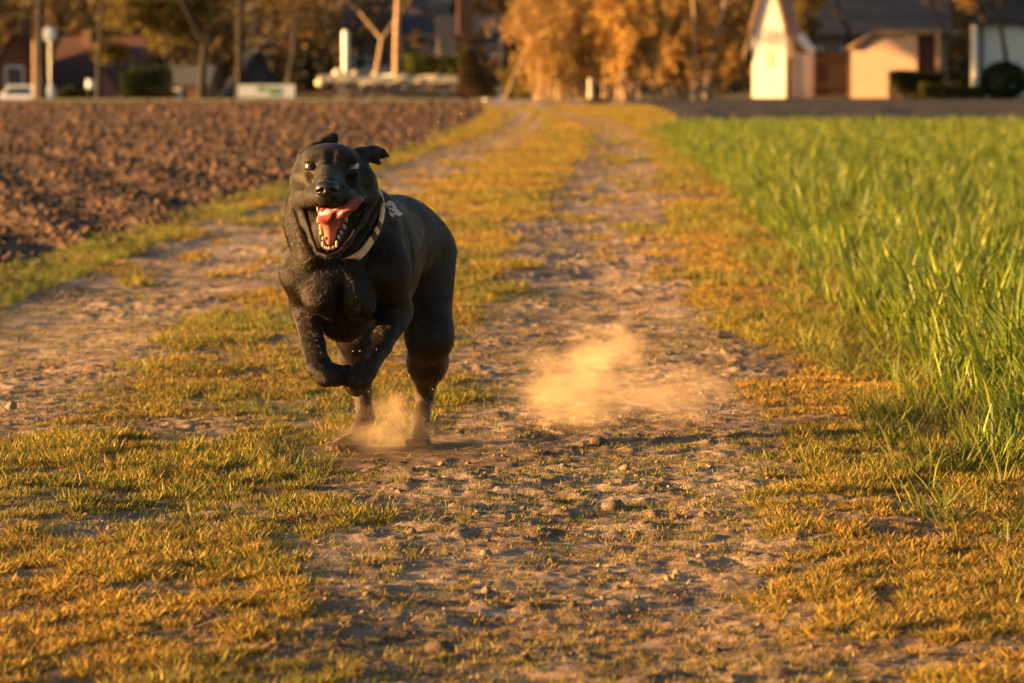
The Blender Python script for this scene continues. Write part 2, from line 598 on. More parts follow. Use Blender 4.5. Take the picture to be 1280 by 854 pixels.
scatter("long_grass", np.stack([px_, py_, ground_z(px_, py_) - 0.003], 1), r.uniform(0, 6.28, len(px_)), r.normal(0, 0.15, len(px_)),
        small * r.uniform(0.6, 1.25, len(px_)) * np.interp(py_, [5, 15, 60], [0.9, 1.1, 1.6]), r.integers(0, 4, len(px_)), T_LUSH)

# ---- the young wheat
WG = [(0.140, 0.195, 0.016), (0.205, 0.245, 0.020), (0.045, 0.070, 0.010), (0.31, 0.31, 0.034), (0.075, 0.11, 0.012)]
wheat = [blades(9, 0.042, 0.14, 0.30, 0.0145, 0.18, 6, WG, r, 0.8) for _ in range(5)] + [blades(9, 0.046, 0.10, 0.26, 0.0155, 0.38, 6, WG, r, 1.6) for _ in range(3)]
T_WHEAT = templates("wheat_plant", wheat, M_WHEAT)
px_, py_ = sample_land(9500, 3.6, 15, 0.8, lambda y: xw(y) - 0.02 + 0.22 * (fbm(y * 1.6, y * 0, 4, 3) - 0.5), lambda y: 0.14 * y + 1.4, r)
edge = sstep(0.0, 0.22, px_ - xw(py_))
k = (r.random(len(px_)) < 0.35 + 0.65 * edge) & ~((py_ < 7.3) & (px_ < 1.14))
qx, qy = sample_land(36000, 15, Y_WHEAT, 0.5, lambda y: xw(y) + 0.0, lambda y: 0.14 * y + 2.5, r)
px_, py_ = np.concatenate([px_[k], qx]), np.concatenate([py_[k], qy])
edge = sstep(-0.05, 0.35, px_ - xw(py_))
hv = 0.85 + 0.3 * fbm(px_ * 1.2, py_ * 0.7, 33, 3)
scatter("young_wheat", np.stack([px_, py_, ground_z(px_, py_) - 0.004], 1), r.uniform(0, 6.28, len(px_)), r.normal(0, 0.10, len(px_)),
        r.uniform(0.8, 1.12, len(px_)) * (0.50 + 0.50 * edge) * (hv * 1.5 - 0.5) * 0.90, r.integers(0, 8, len(px_)), T_WHEAT)

# ---- clods on the ploughed land, crumbs and straw on the track
def lump(r, n1=7, n2=5, rough=0.35):
    V, F = [], []
    ph = r.uniform(0, 6, 6)
    for j in range(n2 + 1):
        th = math.pi * j / n2
        for i in range(n1):
            a = 2 * math.pi * i / n1
            q = 1 + rough * r.uniform(-1, 1)
            V.append((q * math.sin(th) * math.cos(a), q * math.sin(th) * math.sin(a) * 0.85, 0.62 * q * math.cos(th) + 0.25))
    for j in range(n2):
        for i in range(n1):
            F.append((j * n1 + i, (j + 1) * n1 + i, (j + 1) * n1 + (i + 1) % n1, j * n1 + (i + 1) % n1))
    return np.array(V), np.array(F), None


T_CLOD = templates("clod", [lump(r) for _ in range(6)], M_PLOUGH)
px_, py_ = sample_land(60000, 7, 130, 0.9, lambda y: -0.20 * y - 2.2, lambda y: xp(y) + 0.05, r)
size = 0.0062 * np.exp(r.normal(0, 0.75, len(px_))) * np.interp(py_, [9, 30, 130], [1.0, 1.8, 3.6])
scatter("soil_clods", np.stack([px_, py_, ground_z(px_, py_)], 1), r.uniform(0, 6.28, len(px_)), r.normal(0, 0.5, len(px_)), np.minimum(size, np.interp(py_, [9, 20, 60, 130], [0.022, 0.030, 0.07, 0.12])), r.integers(0, 6, len(px_)), T_CLOD)
T_CRUMB = templates("crumb", [lump(r, 6, 4) for _ in range(5)], M_TRACK)
px_, py_ = sample_land(7000, 4.55, 20, 1.3, lambda y: np.maximum(xp(y), -0.16 * y - 0.2), lambda y: xw(y), r)
k = r.random(len(px_)) < 1.1 - grass_cover(px_, py_)
px_, py_ = px_[k], py_[k]
scatter("soil_crumbs", np.stack([px_, py_, ground_z(px_, py_)], 1), r.uniform(0, 6.28, len(px_)), r.normal(0, 0.5, len(px_)),
        0.0022 * np.exp(r.normal(0, 0.55, len(px_))), r.integers(0, 5, len(px_)), T_CRUMB)
M_STRAW = leaf_mat("straw", (0.8, 0.8, 0.8), (1.1, 1.1, 1.1), 0.1, 0.5)
stalks = [blades(1, 0.0, 0.03, 0.09, 0.0022, 1.34, 3, [(0.55, 0.42, 0.22), (0.42, 0.30, 0.16), (0.30, 0.2, 0.1)], r, 0.12, 1.0) for _ in range(8)]
T_STRAW = templates("straw_stalk", stalks, M_STRAW)
px_, py_ = sample_land(1500, 4.6, 14, 1.4, lambda y: -0.15 * y, lambda y: xw(y), r)
scatter("straw_stalks", np.stack([px_, py_, ground_z(px_, py_) + 0.004], 1), r.uniform(0, 6.28, len(px_)), r.normal(0, 0.1, len(px_)), r.uniform(0.4, 1.2, len(px_)), r.integers(0, 8, len(px_)), T_STRAW)
# ================================================================== the village edge behind the fields
def box(a, b, yaw=0.0, origin=(0, 0, 0)):
    """Eight corners and six faces of a box from a to b, turned by yaw and moved to origin."""
    xs, ys, zs = zip(a, b)
    V = []
    c, s = math.cos(yaw), math.sin(yaw)
    for z in zs:
        for y in ys:
            for x in xs:
                V.append((origin[0] + c * x - s * y, origin[1] + s * x + c * y, origin[2] + z))
    F = [(0, 2, 3, 1), (4, 5, 7, 6), (0, 1, 5, 4), (1, 3, 7, 5), (3, 2, 6, 7), (2, 0, 4, 6)]
    return V, F


class Build:
    """Collects boxes and prisms for one mesh, in the frame of a building."""
    def __init__(self, origin, yaw=0.0):
        self.o, self.yaw, self.V, self.F = origin, yaw, [], []

    def pt(self, p):
        c, s = math.cos(self.yaw), math.sin(self.yaw)
        return (self.o[0] + c * p[0] - s * p[1], self.o[1] + s * p[0] + c * p[1], self.o[2] + p[2])

    def box(self, a, b):
        V, F = box(a, b, self.yaw, self.o)
        k = len(self.V)
        self.V += V; self.F += [tuple(i + k for i in f) for f in F]
        return self

    def poly(self, pts, dy):
        """A plate: outline pts in (x, y, z), thickened by the vector dy."""
        k, n = len(self.V), len(pts)
        self.V += [self.pt(p) for p in pts] + [self.pt((p[0] + dy[0], p[1] + dy[1], p[2] + dy[2])) for p in pts]
        self.F += [tuple(range(k, k + n)), tuple(range(k + 2 * n - 1, k + n - 1, -1))]
        self.F += [(k + i, k + n + i, k + n + (i + 1) % n, k + (i + 1) % n) for i in range(n)]
        return self

    def out(self, name, mat, parent):
        o = mesh_np(name, self.V, self.F, mat, parent)
        self.V, self.F = [], []
        return o


M_WHITEWALL = mat_simple("white_render", (0.66, 0.61, 0.53), 0.85, 1.5, 0.06, 0.2)
M_ROSEBOARD = mat_simple("rose_brown_boards", (0.20, 0.115, 0.070), 0.75, 5.0, 0.2, 0.3)
M_PEACH = mat_simple("peach_render", (0.42, 0.28, 0.20), 0.85, 1.2, 0.08, 0.2)
M_GREYWALL = mat_simple("grey_render", (0.13, 0.115, 0.105), 0.85, 1.2, 0.12, 0.2)
M_BRICKRED = mat_simple("red_brick_wall", (0.10, 0.040, 0.026), 0.85, 2.0, 0.2, 0.3)
M_ROOFRED = mat_simple("red_clay_tiles", (0.055, 0.017, 0.012), 0.8, 3.0, 0.3, 0.4)
M_ROOFDARK = mat_simple("dark_slate_tiles", (0.035, 0.036, 0.045), 0.75, 3.0, 0.25, 0.4)
M_WOODDARK = mat_simple("dark_brown_boards", (0.075, 0.033, 0.016), 0.7, 4.0, 0.3, 0.4)
M_WOODRED = mat_simple("red_brown_boards", (0.11, 0.032, 0.014), 0.7, 4.0, 0.25, 0.4)
M_WOODPALE = mat_simple("weathered_boards", (0.33, 0.20, 0.12), 0.75, 5.0, 0.2, 0.3)
M_STONEPALE = mat_simple("pale_stone", (0.55, 0.46, 0.34), 0.9, 3.0, 0.18, 0.5)
M_STONEDARK = mat_simple("grey_brown_stone", (0.17, 0.125, 0.09), 0.9, 3.0, 0.25, 0.5)
M_GLASSDARK = mat_simple("window_glass", (0.03, 0.035, 0.045), 0.12, 1.0, 0.1)
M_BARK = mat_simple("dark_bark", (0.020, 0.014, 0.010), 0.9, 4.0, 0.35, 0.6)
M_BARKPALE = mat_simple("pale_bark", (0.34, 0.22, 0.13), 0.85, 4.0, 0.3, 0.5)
M_BIRCH = mat_simple("birch_bark", (0.62, 0.50, 0.38), 0.8, 5.0, 0.25, 0.3)
M_CARPAINT = mat_simple("white_car_paint", (0.62, 0.64, 0.68), 0.25, 2.0, 0.04)
M_CARDARK = mat_simple("dark_blue_car_paint", (0.02, 0.024, 0.036), 0.25, 2.0, 0.06)
M_RUBBER = mat_simple("tyre_rubber", (0.02, 0.02, 0.02), 0.8, 5.0, 0.1)
M_METALRIM = mat_simple("alloy", (0.45, 0.45, 0.47), 0.35, 5.0, 0.1, metal=0.8)
M_LAMPRED = mat_simple("red_lamp_glass", (0.25, 0.02, 0.015), 0.2, 5.0, 0.1)
M_WHITEPAINT = mat_simple("white_paint", (0.72, 0.71, 0.68), 0.5, 3.0, 0.06)
M_GREENPAINT = mat_simple("green_print", (0.16, 0.30, 0.12), 0.6, 3.0, 0.12)


def cloud_quads(centers, radii, n, size, r, up=0.0):
    """n leaf-sized faces spread through a set of ellipsoidal masses."""
    w = np.array([a * b * c for a, b, c in radii]); w = w / w.sum()
    k = r.choice(len(centers), n, p=w)
    C = np.array(centers)[k]; Rr = np.array(radii)[k]
    d = r.normal(0, 1, (n, 3)); d /= np.linalg.norm(d, axis=1)[:, None]
    q = C + d * Rr * (r.random(n) ** (1 / 2.2))[:, None]
    s = size * r.uniform(0.5, 1.5, n)
    u = r.normal(0, 1, (n, 3)); u[:, 2] *= 0.7; u /= np.linalg.norm(u, axis=1)[:, None]
    v = np.cross(u, r.normal(0, 1, (n, 3))); v /= np.linalg.norm(v, axis=1)[:, None]
    V = np.stack([q - u * s[:, None], q - v * (s * 0.42)[:, None], q + u * s[:, None], q + v * (s * 0.42)[:, None]], 1).reshape(-1, 3)
    return V, np.arange(4 * n).reshape(-1, 4)


def tubes(segs, mats_sides):
    V, F = [], []
    for p, q, ra, rb in segs:
        p, q = np.array(p), np.array(q)
        d = q - p; L = np.linalg.norm(d)
        if L < 1e-6:
            continue
        d /= L
        a = np.cross(d, (0.31, 0.93, 0.17)); a /= np.linalg.norm(a); b = np.cross(d, a)
        n = 7 if ra > 0.06 else (5 if ra > 0.02 else 3)
        o = len(V)
        for c, rr in ((p, ra), (q, rb)):
            for i in range(n):
                t = 2 * math.pi * i / n
                V.append(c + (a * math.cos(t) + b * math.sin(t)) * rr)
        for i in range(n):
            F.append((o + i, o + (i + 1) % n, o + n + (i + 1) % n, o + n + i))
    return np.array(V), np.array(F)


def grow(r, base, d, L, rad, depth, segs, tips, split=(2, 4), spread=0.6, upw=0.25, shrink=0.72):
    p = np.array(base, float); d = np.array(d, float)
    n = 3 if depth > 0 else 2
    rr = rad
    for k in range(n):
        q = p + d * L / n
        r2_ = rr * (0.86 if k < n - 1 else 0.75)
        segs.append((p, q, rr, r2_))
        d = d + r.normal(0, 0.10, 3); d[2] += upw * 0.12; d /= np.linalg.norm(d)
        p, rr = q, r2_
        if depth > 0 and k >= 1:
            for _ in range(r.integers(1, 3)):
                dd = d + r.normal(0, spread, 3); dd[2] = dd[2] * 0.7 + upw; dd /= np.linalg.norm(dd)
                grow(r, p, dd, L * shrink * r.uniform(0.6, 0.95), rr * 0.55, depth - 1, segs, tips, split, spread, upw, shrink)
    if depth == 0:
        tips.append(p)
    else:
        for _ in range(r.integers(*split)):
            dd = d + r.normal(0, spread, 3); dd[2] = dd[2] * 0.8 + upw; dd /= np.linalg.norm(dd)
            grow(r, p, dd, L * shrink * r.uniform(0.75, 1.0), rr * 0.72, depth - 1, segs, tips, split, spread, upw, shrink)


def twig_mat(name, lo, hi, transl=0.3):
    m = NT(name)
    f = m.noise(0.9, 5, 0.6, m.pos())
    c = m.ramp(f, [(0.35, lo), (0.65, hi)])
    m.color(c); m.rough(0.8)
    m.b.inputs["Specular IOR Level"].default_value = 0.15
    tr = m.n("ShaderNodeBsdfTranslucent"); m.l(c, tr.inputs["Color"])
    mx = m.n("ShaderNodeMixShader"); mx.inputs[0].default_value = transl
    m.l(m.b.outputs[0], mx.inputs[1]); m.l(tr.outputs[0], mx.inputs[2])
    m.l(mx.outputs[0], m.out.inputs["Surface"])
    return m.m


M_TWIGBROWN = twig_mat("brown_twigs", (0.070, 0.044, 0.021), (0.155, 0.095, 0.037))
M_TWIGOLIVE = twig_mat("olive_twigs", (0.085, 0.066, 0.020), (0.18, 0.135, 0.036))
M_TWIGORANGE = twig_mat("orange_twigs", (0.32, 0.18, 0.045), (0.56, 0.34, 0.09))
M_TWIGTAN = twig_mat("tan_twigs", (0.24, 0.145, 0.05), (0.44, 0.27, 0.09))
M_EVERGREEN = twig_mat("evergreen_leaves", (0.012, 0.020, 0.006), (0.04, 0.052, 0.012), 0.15)
M_HEDGEMID = twig_mat("mixed_hedge_leaves", (0.022, 0.030, 0.008), (0.075, 0.075, 0.014), 0.2)
M_HEDGEGREEN = twig_mat("hedge_leaves", (0.05, 0.055, 0.010), (0.12, 0.115, 0.018), 0.2)


def ground_at(x, y):
    return float(ground_z(np.array(x), np.array(y)))


def tree(px, Y, height, rad, label, twig, bark, seed, lean=0.0, leaf=0.10, nleaf=5000, depth=3, spread=0.55, first=0.35, group=None, name="bare_tree"):
    r = np.random.default_rng(seed)
    x = float(P(px, 100, Y)[0])
    z = ground_at(x, Y)
    t = empty(name, (x, Y, z))
    tag(t, label, "tree", group)
    segs, tips = [], []
    h0 = height * first
    trunk = []
    p = np.array((x, Y, z - 0.1)); d = np.array((lean, 0.0, 1.0)); d /= np.linalg.norm(d)
    rr = rad * 1.25
    n = 5
    for k in range(n):
        q = p + d * (h0 + 0.1) / n
        trunk.append((p, q, rr, rr * 0.92 if k else rad))
        rr = trunk[-1][3]
        d = d + np.array((r.normal(0, 0.04), r.normal(0, 0.04), 0)); d /= np.linalg.norm(d)
        p = q
    for k in range(r.integers(2, 4)):
        dd = d + np.array((r.normal(0, spread), r.normal(0, spread), 0.3)); dd /= np.linalg.norm(dd)
        grow(r, p, dd, height * 0.26, rr * 0.72, depth, segs, tips, spread=spread)
    big = [s for s in segs if s[2] > rad * 0.30]
    V, F = tubes(trunk + big, None)
    mesh_np("trunk", V, F, bark, t, smooth=True)
    small = [s for s in segs if s[2] <= rad * 0.30]
    V, F = tubes(small, None)
    ctr = [(s[0] + s[1]) / 2 for s in small[::2]] + list(tips)
    rd = [(0.45, 0.45, 0.40)] * len(ctr)
    V2, F2 = cloud_quads(ctr, rd, nleaf, leaf, r)
    mesh_np("crown", np.concatenate([V, V2]), np.concatenate([F, F2 + len(V)]), twig, t)
    return t


def bush(px, Y, wid, height, label, twig, bark, seed, n=7000, leaf=0.09, stems=26, name="bush", group=None, depth_y=None, bare_foot=0.12):
    """Many stems fanning from the ground, with twigs and buds spread over them."""
    r = np.random.default_rng(seed)
    x = float(P(px, 100, Y)[0]); z = ground_at(x, Y)
    t = empty(name, (x, Y, z)); tag(t, label, "bush", group)
    segs, ctr, rd = [], [], []
    dy = depth_y or wid
    for k in range(stems):
        a = r.uniform(0, 6.283)
        o = np.array((x + r.normal(0, wid * 0.16), Y + r.normal(0, dy * 0.16), z - 0.05))
        reach = r.uniform(0.15, 1.0)
        e = np.array((x + math.cos(a) * wid / 2 * reach, Y + math.sin(a) * dy / 2 * reach, z + height * (1.02 - 0.35 * reach ** 2) * r.uniform(0.65, 1.0)))
        m_ = (o + e) / 2 + np.array((0, 0, 0.12 * height)); m_[:2] = o[:2] * 0.65 + e[:2] * 0.35
        r0 = 0.022 + 0.006 * height * r.random()
        pts = [o * (1 - s) ** 2 + m_ * 2 * s * (1 - s) + e * s * s for s in np.linspace(0, 1, 6)]
        for i in range(5):
            segs.append((pts[i], pts[i + 1], r0 * (1 - i / 6), r0 * (1 - (i + 1) / 6)))
            if i > 0 or bare_foot < 0.05:
                for _ in range(3):
                    c = pts[i] + (pts[i + 1] - pts[i]) * r.random() + r.normal(0, 0.08 * wid, 3) * np.array((1, 1, 0.6))
                    if c[2] < z + 0.1: c[2] = z + 0.1 + r.random() * 0.3
                    ctr.append(c); s = wid * r.uniform(0.04, 0.09); rd.append((s, s, s * 1.6))
    V, F = tubes(segs, None)
    mesh_np("stems", V, F, bark, t, smooth=True)["kind"] = "stuff"
    V2, F2 = cloud_quads(ctr, rd, n, leaf, r)
    V2[:, 2] = np.maximum(V2[:, 2], z + 0.01)
    mesh_np("foliage", V2, F2, twig, t)["kind"] = "stuff"
    return t


# ---- the wooded rise that closes the view, and the far wood on it
hx = np.linspace(-260, 260, 105); hy = np.linspace(236, 520, 58)
HX, HY = np.meshgrid(hx, hy)
HZ = -2.4 + 26 * sstep(236, 430, HY + 18 * (fbm(HX * 0.02, HY * 0.0, 3, 2) - 0.5)) + 5 * (fbm(HX * 0.05, HY * 0.05, 8, 3) - 0.5)
i2 = np.arange(HX.size).reshape(HX.shape)
HF = np.stack([i2[:-1, :-1], i2[:-1, 1:], i2[1:, 1:], i2[1:, :-1]], -1).reshape(-1, 4)
M_HILL = NT("wooded_slope"); p = M_HILL.pos()
M_HILL.color(M_HILL.ramp(M_HILL.noise(0.28, 6, 0.65, p), [(0.35, (0.06, 0.042, 0.018)), (0.5, (0.11, 0.075, 0.030)), (0.65, (0.18, 0.12, 0.042))]))
M_HILL.rough(1.0); M_HILL.bump(M_HILL.noise(0.9, 6, 0.65, p), 1.0, 0.8)
tag(mesh_np("hill", np.stack([HX.ravel(), HY.ravel(), HZ.ravel()], 1), HF, M_HILL.m, smooth=True), kind="structure")

r = np.random.default_rng(77)
VA, FA, off = [], [], 0
VB, FB, offb = [], [], 0
for k in range(210):
    Y = r.uniform(208, 262)
    x = r.uniform(-0.21, 0.21) * Y
    z = -2.2 if x < 0 else -1.0
    h = r.uniform(8, 13)
    ctr = [(x + r.normal(0, 1.1), Y + r.normal(0, 1.1), z + r.uniform(0.12, 0.95) * h) for _ in range(12)]
    V2, F2 = cloud_quads(ctr, [(1.5, 1.5, 1.3)] * 12, 330, 0.30, r)
    VA.append(V2); FA.append(F2 + off); off += len(V2)
    segs = [((x, Y, z - 0.5), (x + r.normal(0, 0.3), Y, z + h * 0.45), 0.16, 0.12), ]
    top = segs[0][1]
    for c in ctr[:8]:
        segs.append((top if c[2] > top[2] else (x, Y, z + h * 0.2), c, 0.07, 0.02))
    V3, F3 = tubes(segs, None)
    for f in F3: pass
    VB.append(V3); FB.append(F3 + offb); offb += len(V3)
VA, FA = np.concatenate(VA), np.concatenate(FA)
tint = fbm(VA[:, 0] * 0.05, VA[:, 2] * 0.12, 19, 3)
M_WOOD = twig_mat("far_wood_twigs", (0.065, 0.043, 0.018), (0.155, 0.098, 0.034), 0.25)
VW = np.concatenate([VA] + VB); FW = np.concatenate([FA] + [f + len(VA) for f in FB])
mi = np.concatenate([np.zeros(len(FA), int), np.ones(sum(len(f) for f in FB), int)])
tag(mesh_np("far_wood", VW, FW, [M_WOOD, M_BARK], mat_idx=mi), kind="stuff")


# ---- houses
def gable_house(name, px, Y, yaw, w, d, eaves, ridge, label, wall, roof, windows=(), door=None, base=None, chimney=None, over=0.35, axis_x=False, cat="house"):
    """w along the front, d deep. Ridge runs back from the front gable, or along the front when axis_x."""
    x = float(P(px, 100, Y)[0])
    z = ground_at(x, Y) if base is None else base
    t = empty(name, (x, Y, z), 0.0)
    tag(t, label, cat)
    B = Build((x, Y, z), yaw)
    if axis_x:
        B.box((-w / 2, 0, -0.4), (w / 2, d, eaves))
        for s in (-1, 1):
            X0 = s * w / 2
            B.poly([(X0, 0, eaves), (X0, d, eaves), (X0, d / 2, ridge)], (-s * 0.2, 0, 0))
    else:
        B.box((-w / 2, 0, -0.4), (w / 2, d, eaves))
        for y0, dy in ((0, 0.2), (d, -0.2)):
            B.poly([(-w / 2, y0, eaves), (w / 2, y0, eaves), (0, y0, ridge)], (0, dy, 0))
    B.out("wall", wall, t)
    sl = (ridge - eaves) / ((d if axis_x else w) / 2)
    th = 0.16
    for s in (-1, 1):
        if axis_x:
            y0, y1 = d / 2, d / 2 + s * (d / 2 + over)
            z1 = ridge - sl * (d / 2 + over)
            B.poly([(-w / 2 - over, y0, ridge + 0.02), (w / 2 + over, y0, ridge + 0.02), (w / 2 + over, y1, z1 + 0.02), (-w / 2 - over, y1, z1 + 0.02)], (0, 0, th))
        else:
            x1 = s * (w / 2 + over); z1 = ridge - sl * (w / 2 + over)
            B.poly([(0, -over, ridge + 0.02), (0, d + over, ridge + 0.02), (x1, d + over, z1 + 0.02), (x1, -over, z1 + 0.02)], (0, 0, th))
        rf = B.out("roof", roof, t)
    if chimney:
        cx_, cy_, cw, top = chimney
        B.box((cx_ - cw / 2, cy_ - cw / 2, eaves), (cx_ + cw / 2, cy_ + cw / 2, top))
        B.out("chimney", M_BRICKRED, t)
    for (x0, x1, z0, z1) in windows:
        B.box((x0 - 0.07, -0.05, z0 - 0.07), (x1 + 0.07, -0.003, z1 + 0.07))
        wn_ = B.out("window", M_WHITEPAINT, t)
        B.box((x0, -0.065, z0), (x1, -0.053, z1))
        B.out("pane", M_GLASSDARK, wn_)
    if door:
        x0, x1, z1, dm = door
        B.box((x0, -0.06, 0.0), (x1, -0.003, z1))
        dr = B.out("door", dm, t)
        B.box((x1 - 0.14, -0.10, z1 * 0.47), (x1 - 0.08, -0.062, z1 * 0.53))
        B.out("handle", M_METALRIM, dr)
    return t


# the little white chapel-like gable, its front turned to the sun
ch = gable_house("chapel", 961, 165, R(-22), 1.50, 1.4, 3.2, 5.9, "narrow white gabled chapel shining in the low sun beside the brown trees", M_WHITEWALL, M_ROSEBOARD, over=0.16, cat="chapel")
o = [c for c in ch.children if c.name.startswith("wall")][0]
cb = Build(tuple(ch.location), R(-22))
cb.poly([(-0.18, -0.05, 1.30), (0.18, -0.05, 1.30), (0.18, -0.05, 1.85), (0.09, -0.05, 2.02), (-0.09, -0.05, 2.02), (-0.18, -0.05, 1.85)], (0, 0.047, 0))
cb.out("niche", M_STONEPALE, ch)
for s in (-1, 1):
    cb.poly([(0, -0.20, 5.92), (s * 1.10, -0.20, 1.95), (s * 1.10, -0.20, 1.55), (0, -0.20, 5.44)], (0, 0.035, 0)); cb.out("bargeboard", M_ROSEBOARD, ch)
cb.box((0.751, 0.25, 0.0), (0.70, 0.80, 1.75)); cb.out("door", M_WOODDARK, ch)
cb.box((0.751, 0.95, -0.3), (1.30, 2.2, 1.9))
cb.poly([(0.751, 0.88, 2.75), (1.38, 0.88, 1.98), (1.38, 2.26, 1.98), (0.751, 2.26, 2.75)], (0, 0, 0.10))
cb.out("side_annex", M_WHITEWALL, ch)

# the garage with its peach wall, one corner cut by a lean-to roof
x0 = float(P(1064, 0, 162)[0]); x1 = float(P(1147, 0, 162)[0]); zg = ground_at((x0 + x1) / 2, 162)
t = empty("garage", ((x0 + x1) / 2, 162, zg)); tag(t, "low garage with a bare peach rendered wall and one sloping corner", "garage")
gb = Build(((x0 + x1) / 2, 162, zg), R(-16))
W2 = (x1 - x0) / 2
gb.poly([(-W2, 0, -0.3), (W2, 0, -0.3), (W2, 0, 2.72), (-W2 + 0.95, 0, 2.68), (-W2, 0, 2.10)], (0, 5.0, 0)); gb.out("wall", M_PEACH, t)
gb.poly([(-W2 + 0.95, -0.25, 2.70), (W2 + 0.9, -0.25, 2.74), (W2 + 0.9, 5.2, 2.74), (-W2 + 0.95, 5.2, 2.70)], (0, 0, 0.12)); gb.out("roof", M_WOODPALE, t)
gb.poly([(-W2 - 0.12, -0.25, 2.05), (-W2 + 0.95, -0.25, 2.70), (-W2 + 0.95, 5.2, 2.70), (-W2 - 0.12, 5.2, 2.05)], (0, 0, 0.11)); gb.out("roof", M_WOODPALE, t)
for k in range(6):                                                   # red-brown boards of the bay beside it
    gb.box((W2 + 0.003 + k * 0.148, 0.5, 0.0), (W2 + 0.143 + k * 0.148, 0.56, 2.6)); gb.out("board", M_WOODRED, t)
gb.box((W2 + 0.80, -0.1, 0.0), (W2 + 0.98, 0.08, 2.72)); gb.out("post", M_WOODPALE, t)

# dark timber gate left of it
x0 = float(P(1019, 0, 167)[0]); x1 = float(P(1060, 0, 167)[0]); zg = ground_at(x0, 167)
t = empty("timber_gate", ((x0 + x1) / 2, 167, zg)); tag(t, "tall dark brown board gate between the chapel and the peach garage", "gate")
gb = Build(((x0 + x1) / 2, 167, zg), 0.0); W2 = (x1 - x0) / 2
for k in range(7):
    a = -W2 + k * 2 * W2 / 7
    gb.box((a, 0, 0.05), (a + 2 * W2 / 7 - 0.012, 0.05, 1.95 + 0.03 * (k % 2))); gb.out("board", M_WOODDARK, t)
for zz in (0.45, 1.55):
    gb.box((-W2, -0.045, zz), (W2, -0.002, zz + 0.14)); gb.out("rail", M_WOODDARK, t)
for s in (-1, 1):
    gb.box((s * (W2 + 0.10) - 0.09, -0.05, 0), (s * (W2 + 0.10) + 0.09, 0.12, 2.15)); gb.out("post", M_WOODPALE, t)

gable_house("house", 1085, 178, R(6), 7.4, 7.0, 3.05, 6.6, "big house with a dark slate roof rising behind the peach garage", M_GREYWALL, M_ROOFDARK, windows=((-3.0, -2.2, 1.0, 2.2), (-1.2, -0.4, 1.0, 2.2)), chimney=(1.8, 4.2, 0.6, 7.6), axis_x=True)
x0 = float(P(1197, 0, 160.5)[0])
wh = gable_house("house", 1322, 160.5, R(3), 7.0, 0.9, 5.2, 8.0, "tall white rendered house in shade at the right edge", M_WHITEWALL, M_ROOFDARK, windows=((-1.62, -1.38, 2.95, 3.3), (0.6, 1.6, 1.0, 2.3)), axis_x=True)
wb = Build(tuple(wh.location), R(3))
wb.box((-3.30, -0.16, 0.0), (-3.18, -0.03, 5.1)); wb.out("downpipe", M_CARDARK, wh)
wb.box((-3.52, -0.05, -0.2), (-3.36, -0.004, 5.15)); wb.out("corner_strip", M_WHITEPAINT, wh)

# houses on the left, standing lower than the field
gable_house("house", 18, 198, R(8), 4.6, 7.0, 1.9, 5.4, "low house with a big dark red roof at the left edge", M_BRICKRED, M_ROOFRED, base=-2.2, chimney=(0.65, 3.5, 0.6, 6.2), windows=((-1.9, -1.1, 0.4, 1.5), (0.6, 1.4, 0.4, 1.5), (-0.4, 0.4, 2.7, 3.6)))
hb = gable_house("house", 110, 203, R(-14), 4.6, 6.5, 2.0, 5.1, "second low red roofed house with a small front gable", M_BRICKRED, M_ROOFRED, base=-2.2, axis_x=True, chimney=(-1.1, 3.0, 0.55, 5.6), windows=((-1.5, -0.8, 0.5, 1.5),))
db = Build(tuple(hb.location), R(-14))
db.box((0.4, -1.1, -0.3), (1.9, 0.2, 2.6)); db.poly([(0.4, -1.1, 2.6), (1.9, -1.1, 2.6), (1.15, -1.1, 3.7)], (0, 1.6, 0)); db.out("front_gable", mat_simple("rose_render", (0.30, 0.14, 0.10), 0.85, 1.2, 0.1, 0.2), hb)
for s in (-1, 1):
    db.poly([(1.15, -1.3, 3.76), (1.15, 1.5, 3.76), (1.15 + s * 0.95, 1.5, 2.40), (1.15 + s * 0.95, -1.3, 2.40)], (0, 0, 0.12)); db.out("roof", M_ROOFRED, hb)
gable_house("garden_shed", 230, 178, R(-6), 2.2, 2.6, 1.45, 2.15, "small shed of red brick under a grey roof beside the forked tree", M_BRICKRED, mat_simple("grey_roof_felt", (0.07, 0.07, 0.08), 0.8, 3, 0.15, 0.3), base=-0.9, axis_x=True, cat="shed", over=0.15, windows=((-0.7, -0.2, 0.75, 1.2),))
gable_house("house", 322, 206, R(10), 2.6, 5.0, 2.3, 4.5, "dark narrow house half hidden behind the white banner", mat_simple("dark_render", (0.045, 0.04, 0.042), 0.8, 1.5, 0.15, 0.2), M_ROOFDARK, base=-2.2, windows=((-0.5, 0.2, 1.5, 2.4),))
gable_house("house", 492, 212, R(-4), 5.4, 8.0, 5.4, 8.4, "grey rendered house behind the orange lit tree trunks", M_GREYWALL, M_ROOFDARK, base=-2.2, axis_x=True, windows=((-2.2, -1.4, 3.0, 4.2), (0.4, 1.2, 3.0, 4.2), (-2.2, -1.4, 0.8, 2.0)))
gable_house("house", 590, 200, R(4), 3.2, 5.5, 3.4, 5.6, "dark house with an orange lit chimney behind the green hedge", mat_simple("black_boards", (0.026, 0.022, 0.024), 0.8, 2, 0.2, 0.3), M_ROOFDARK, base=-1.6, chimney=(-0.3, 1.2, 0.75, 6.6), windows=((-0.5, 0.3, 1.9, 2.8),), axis_x=True, over=0.1)


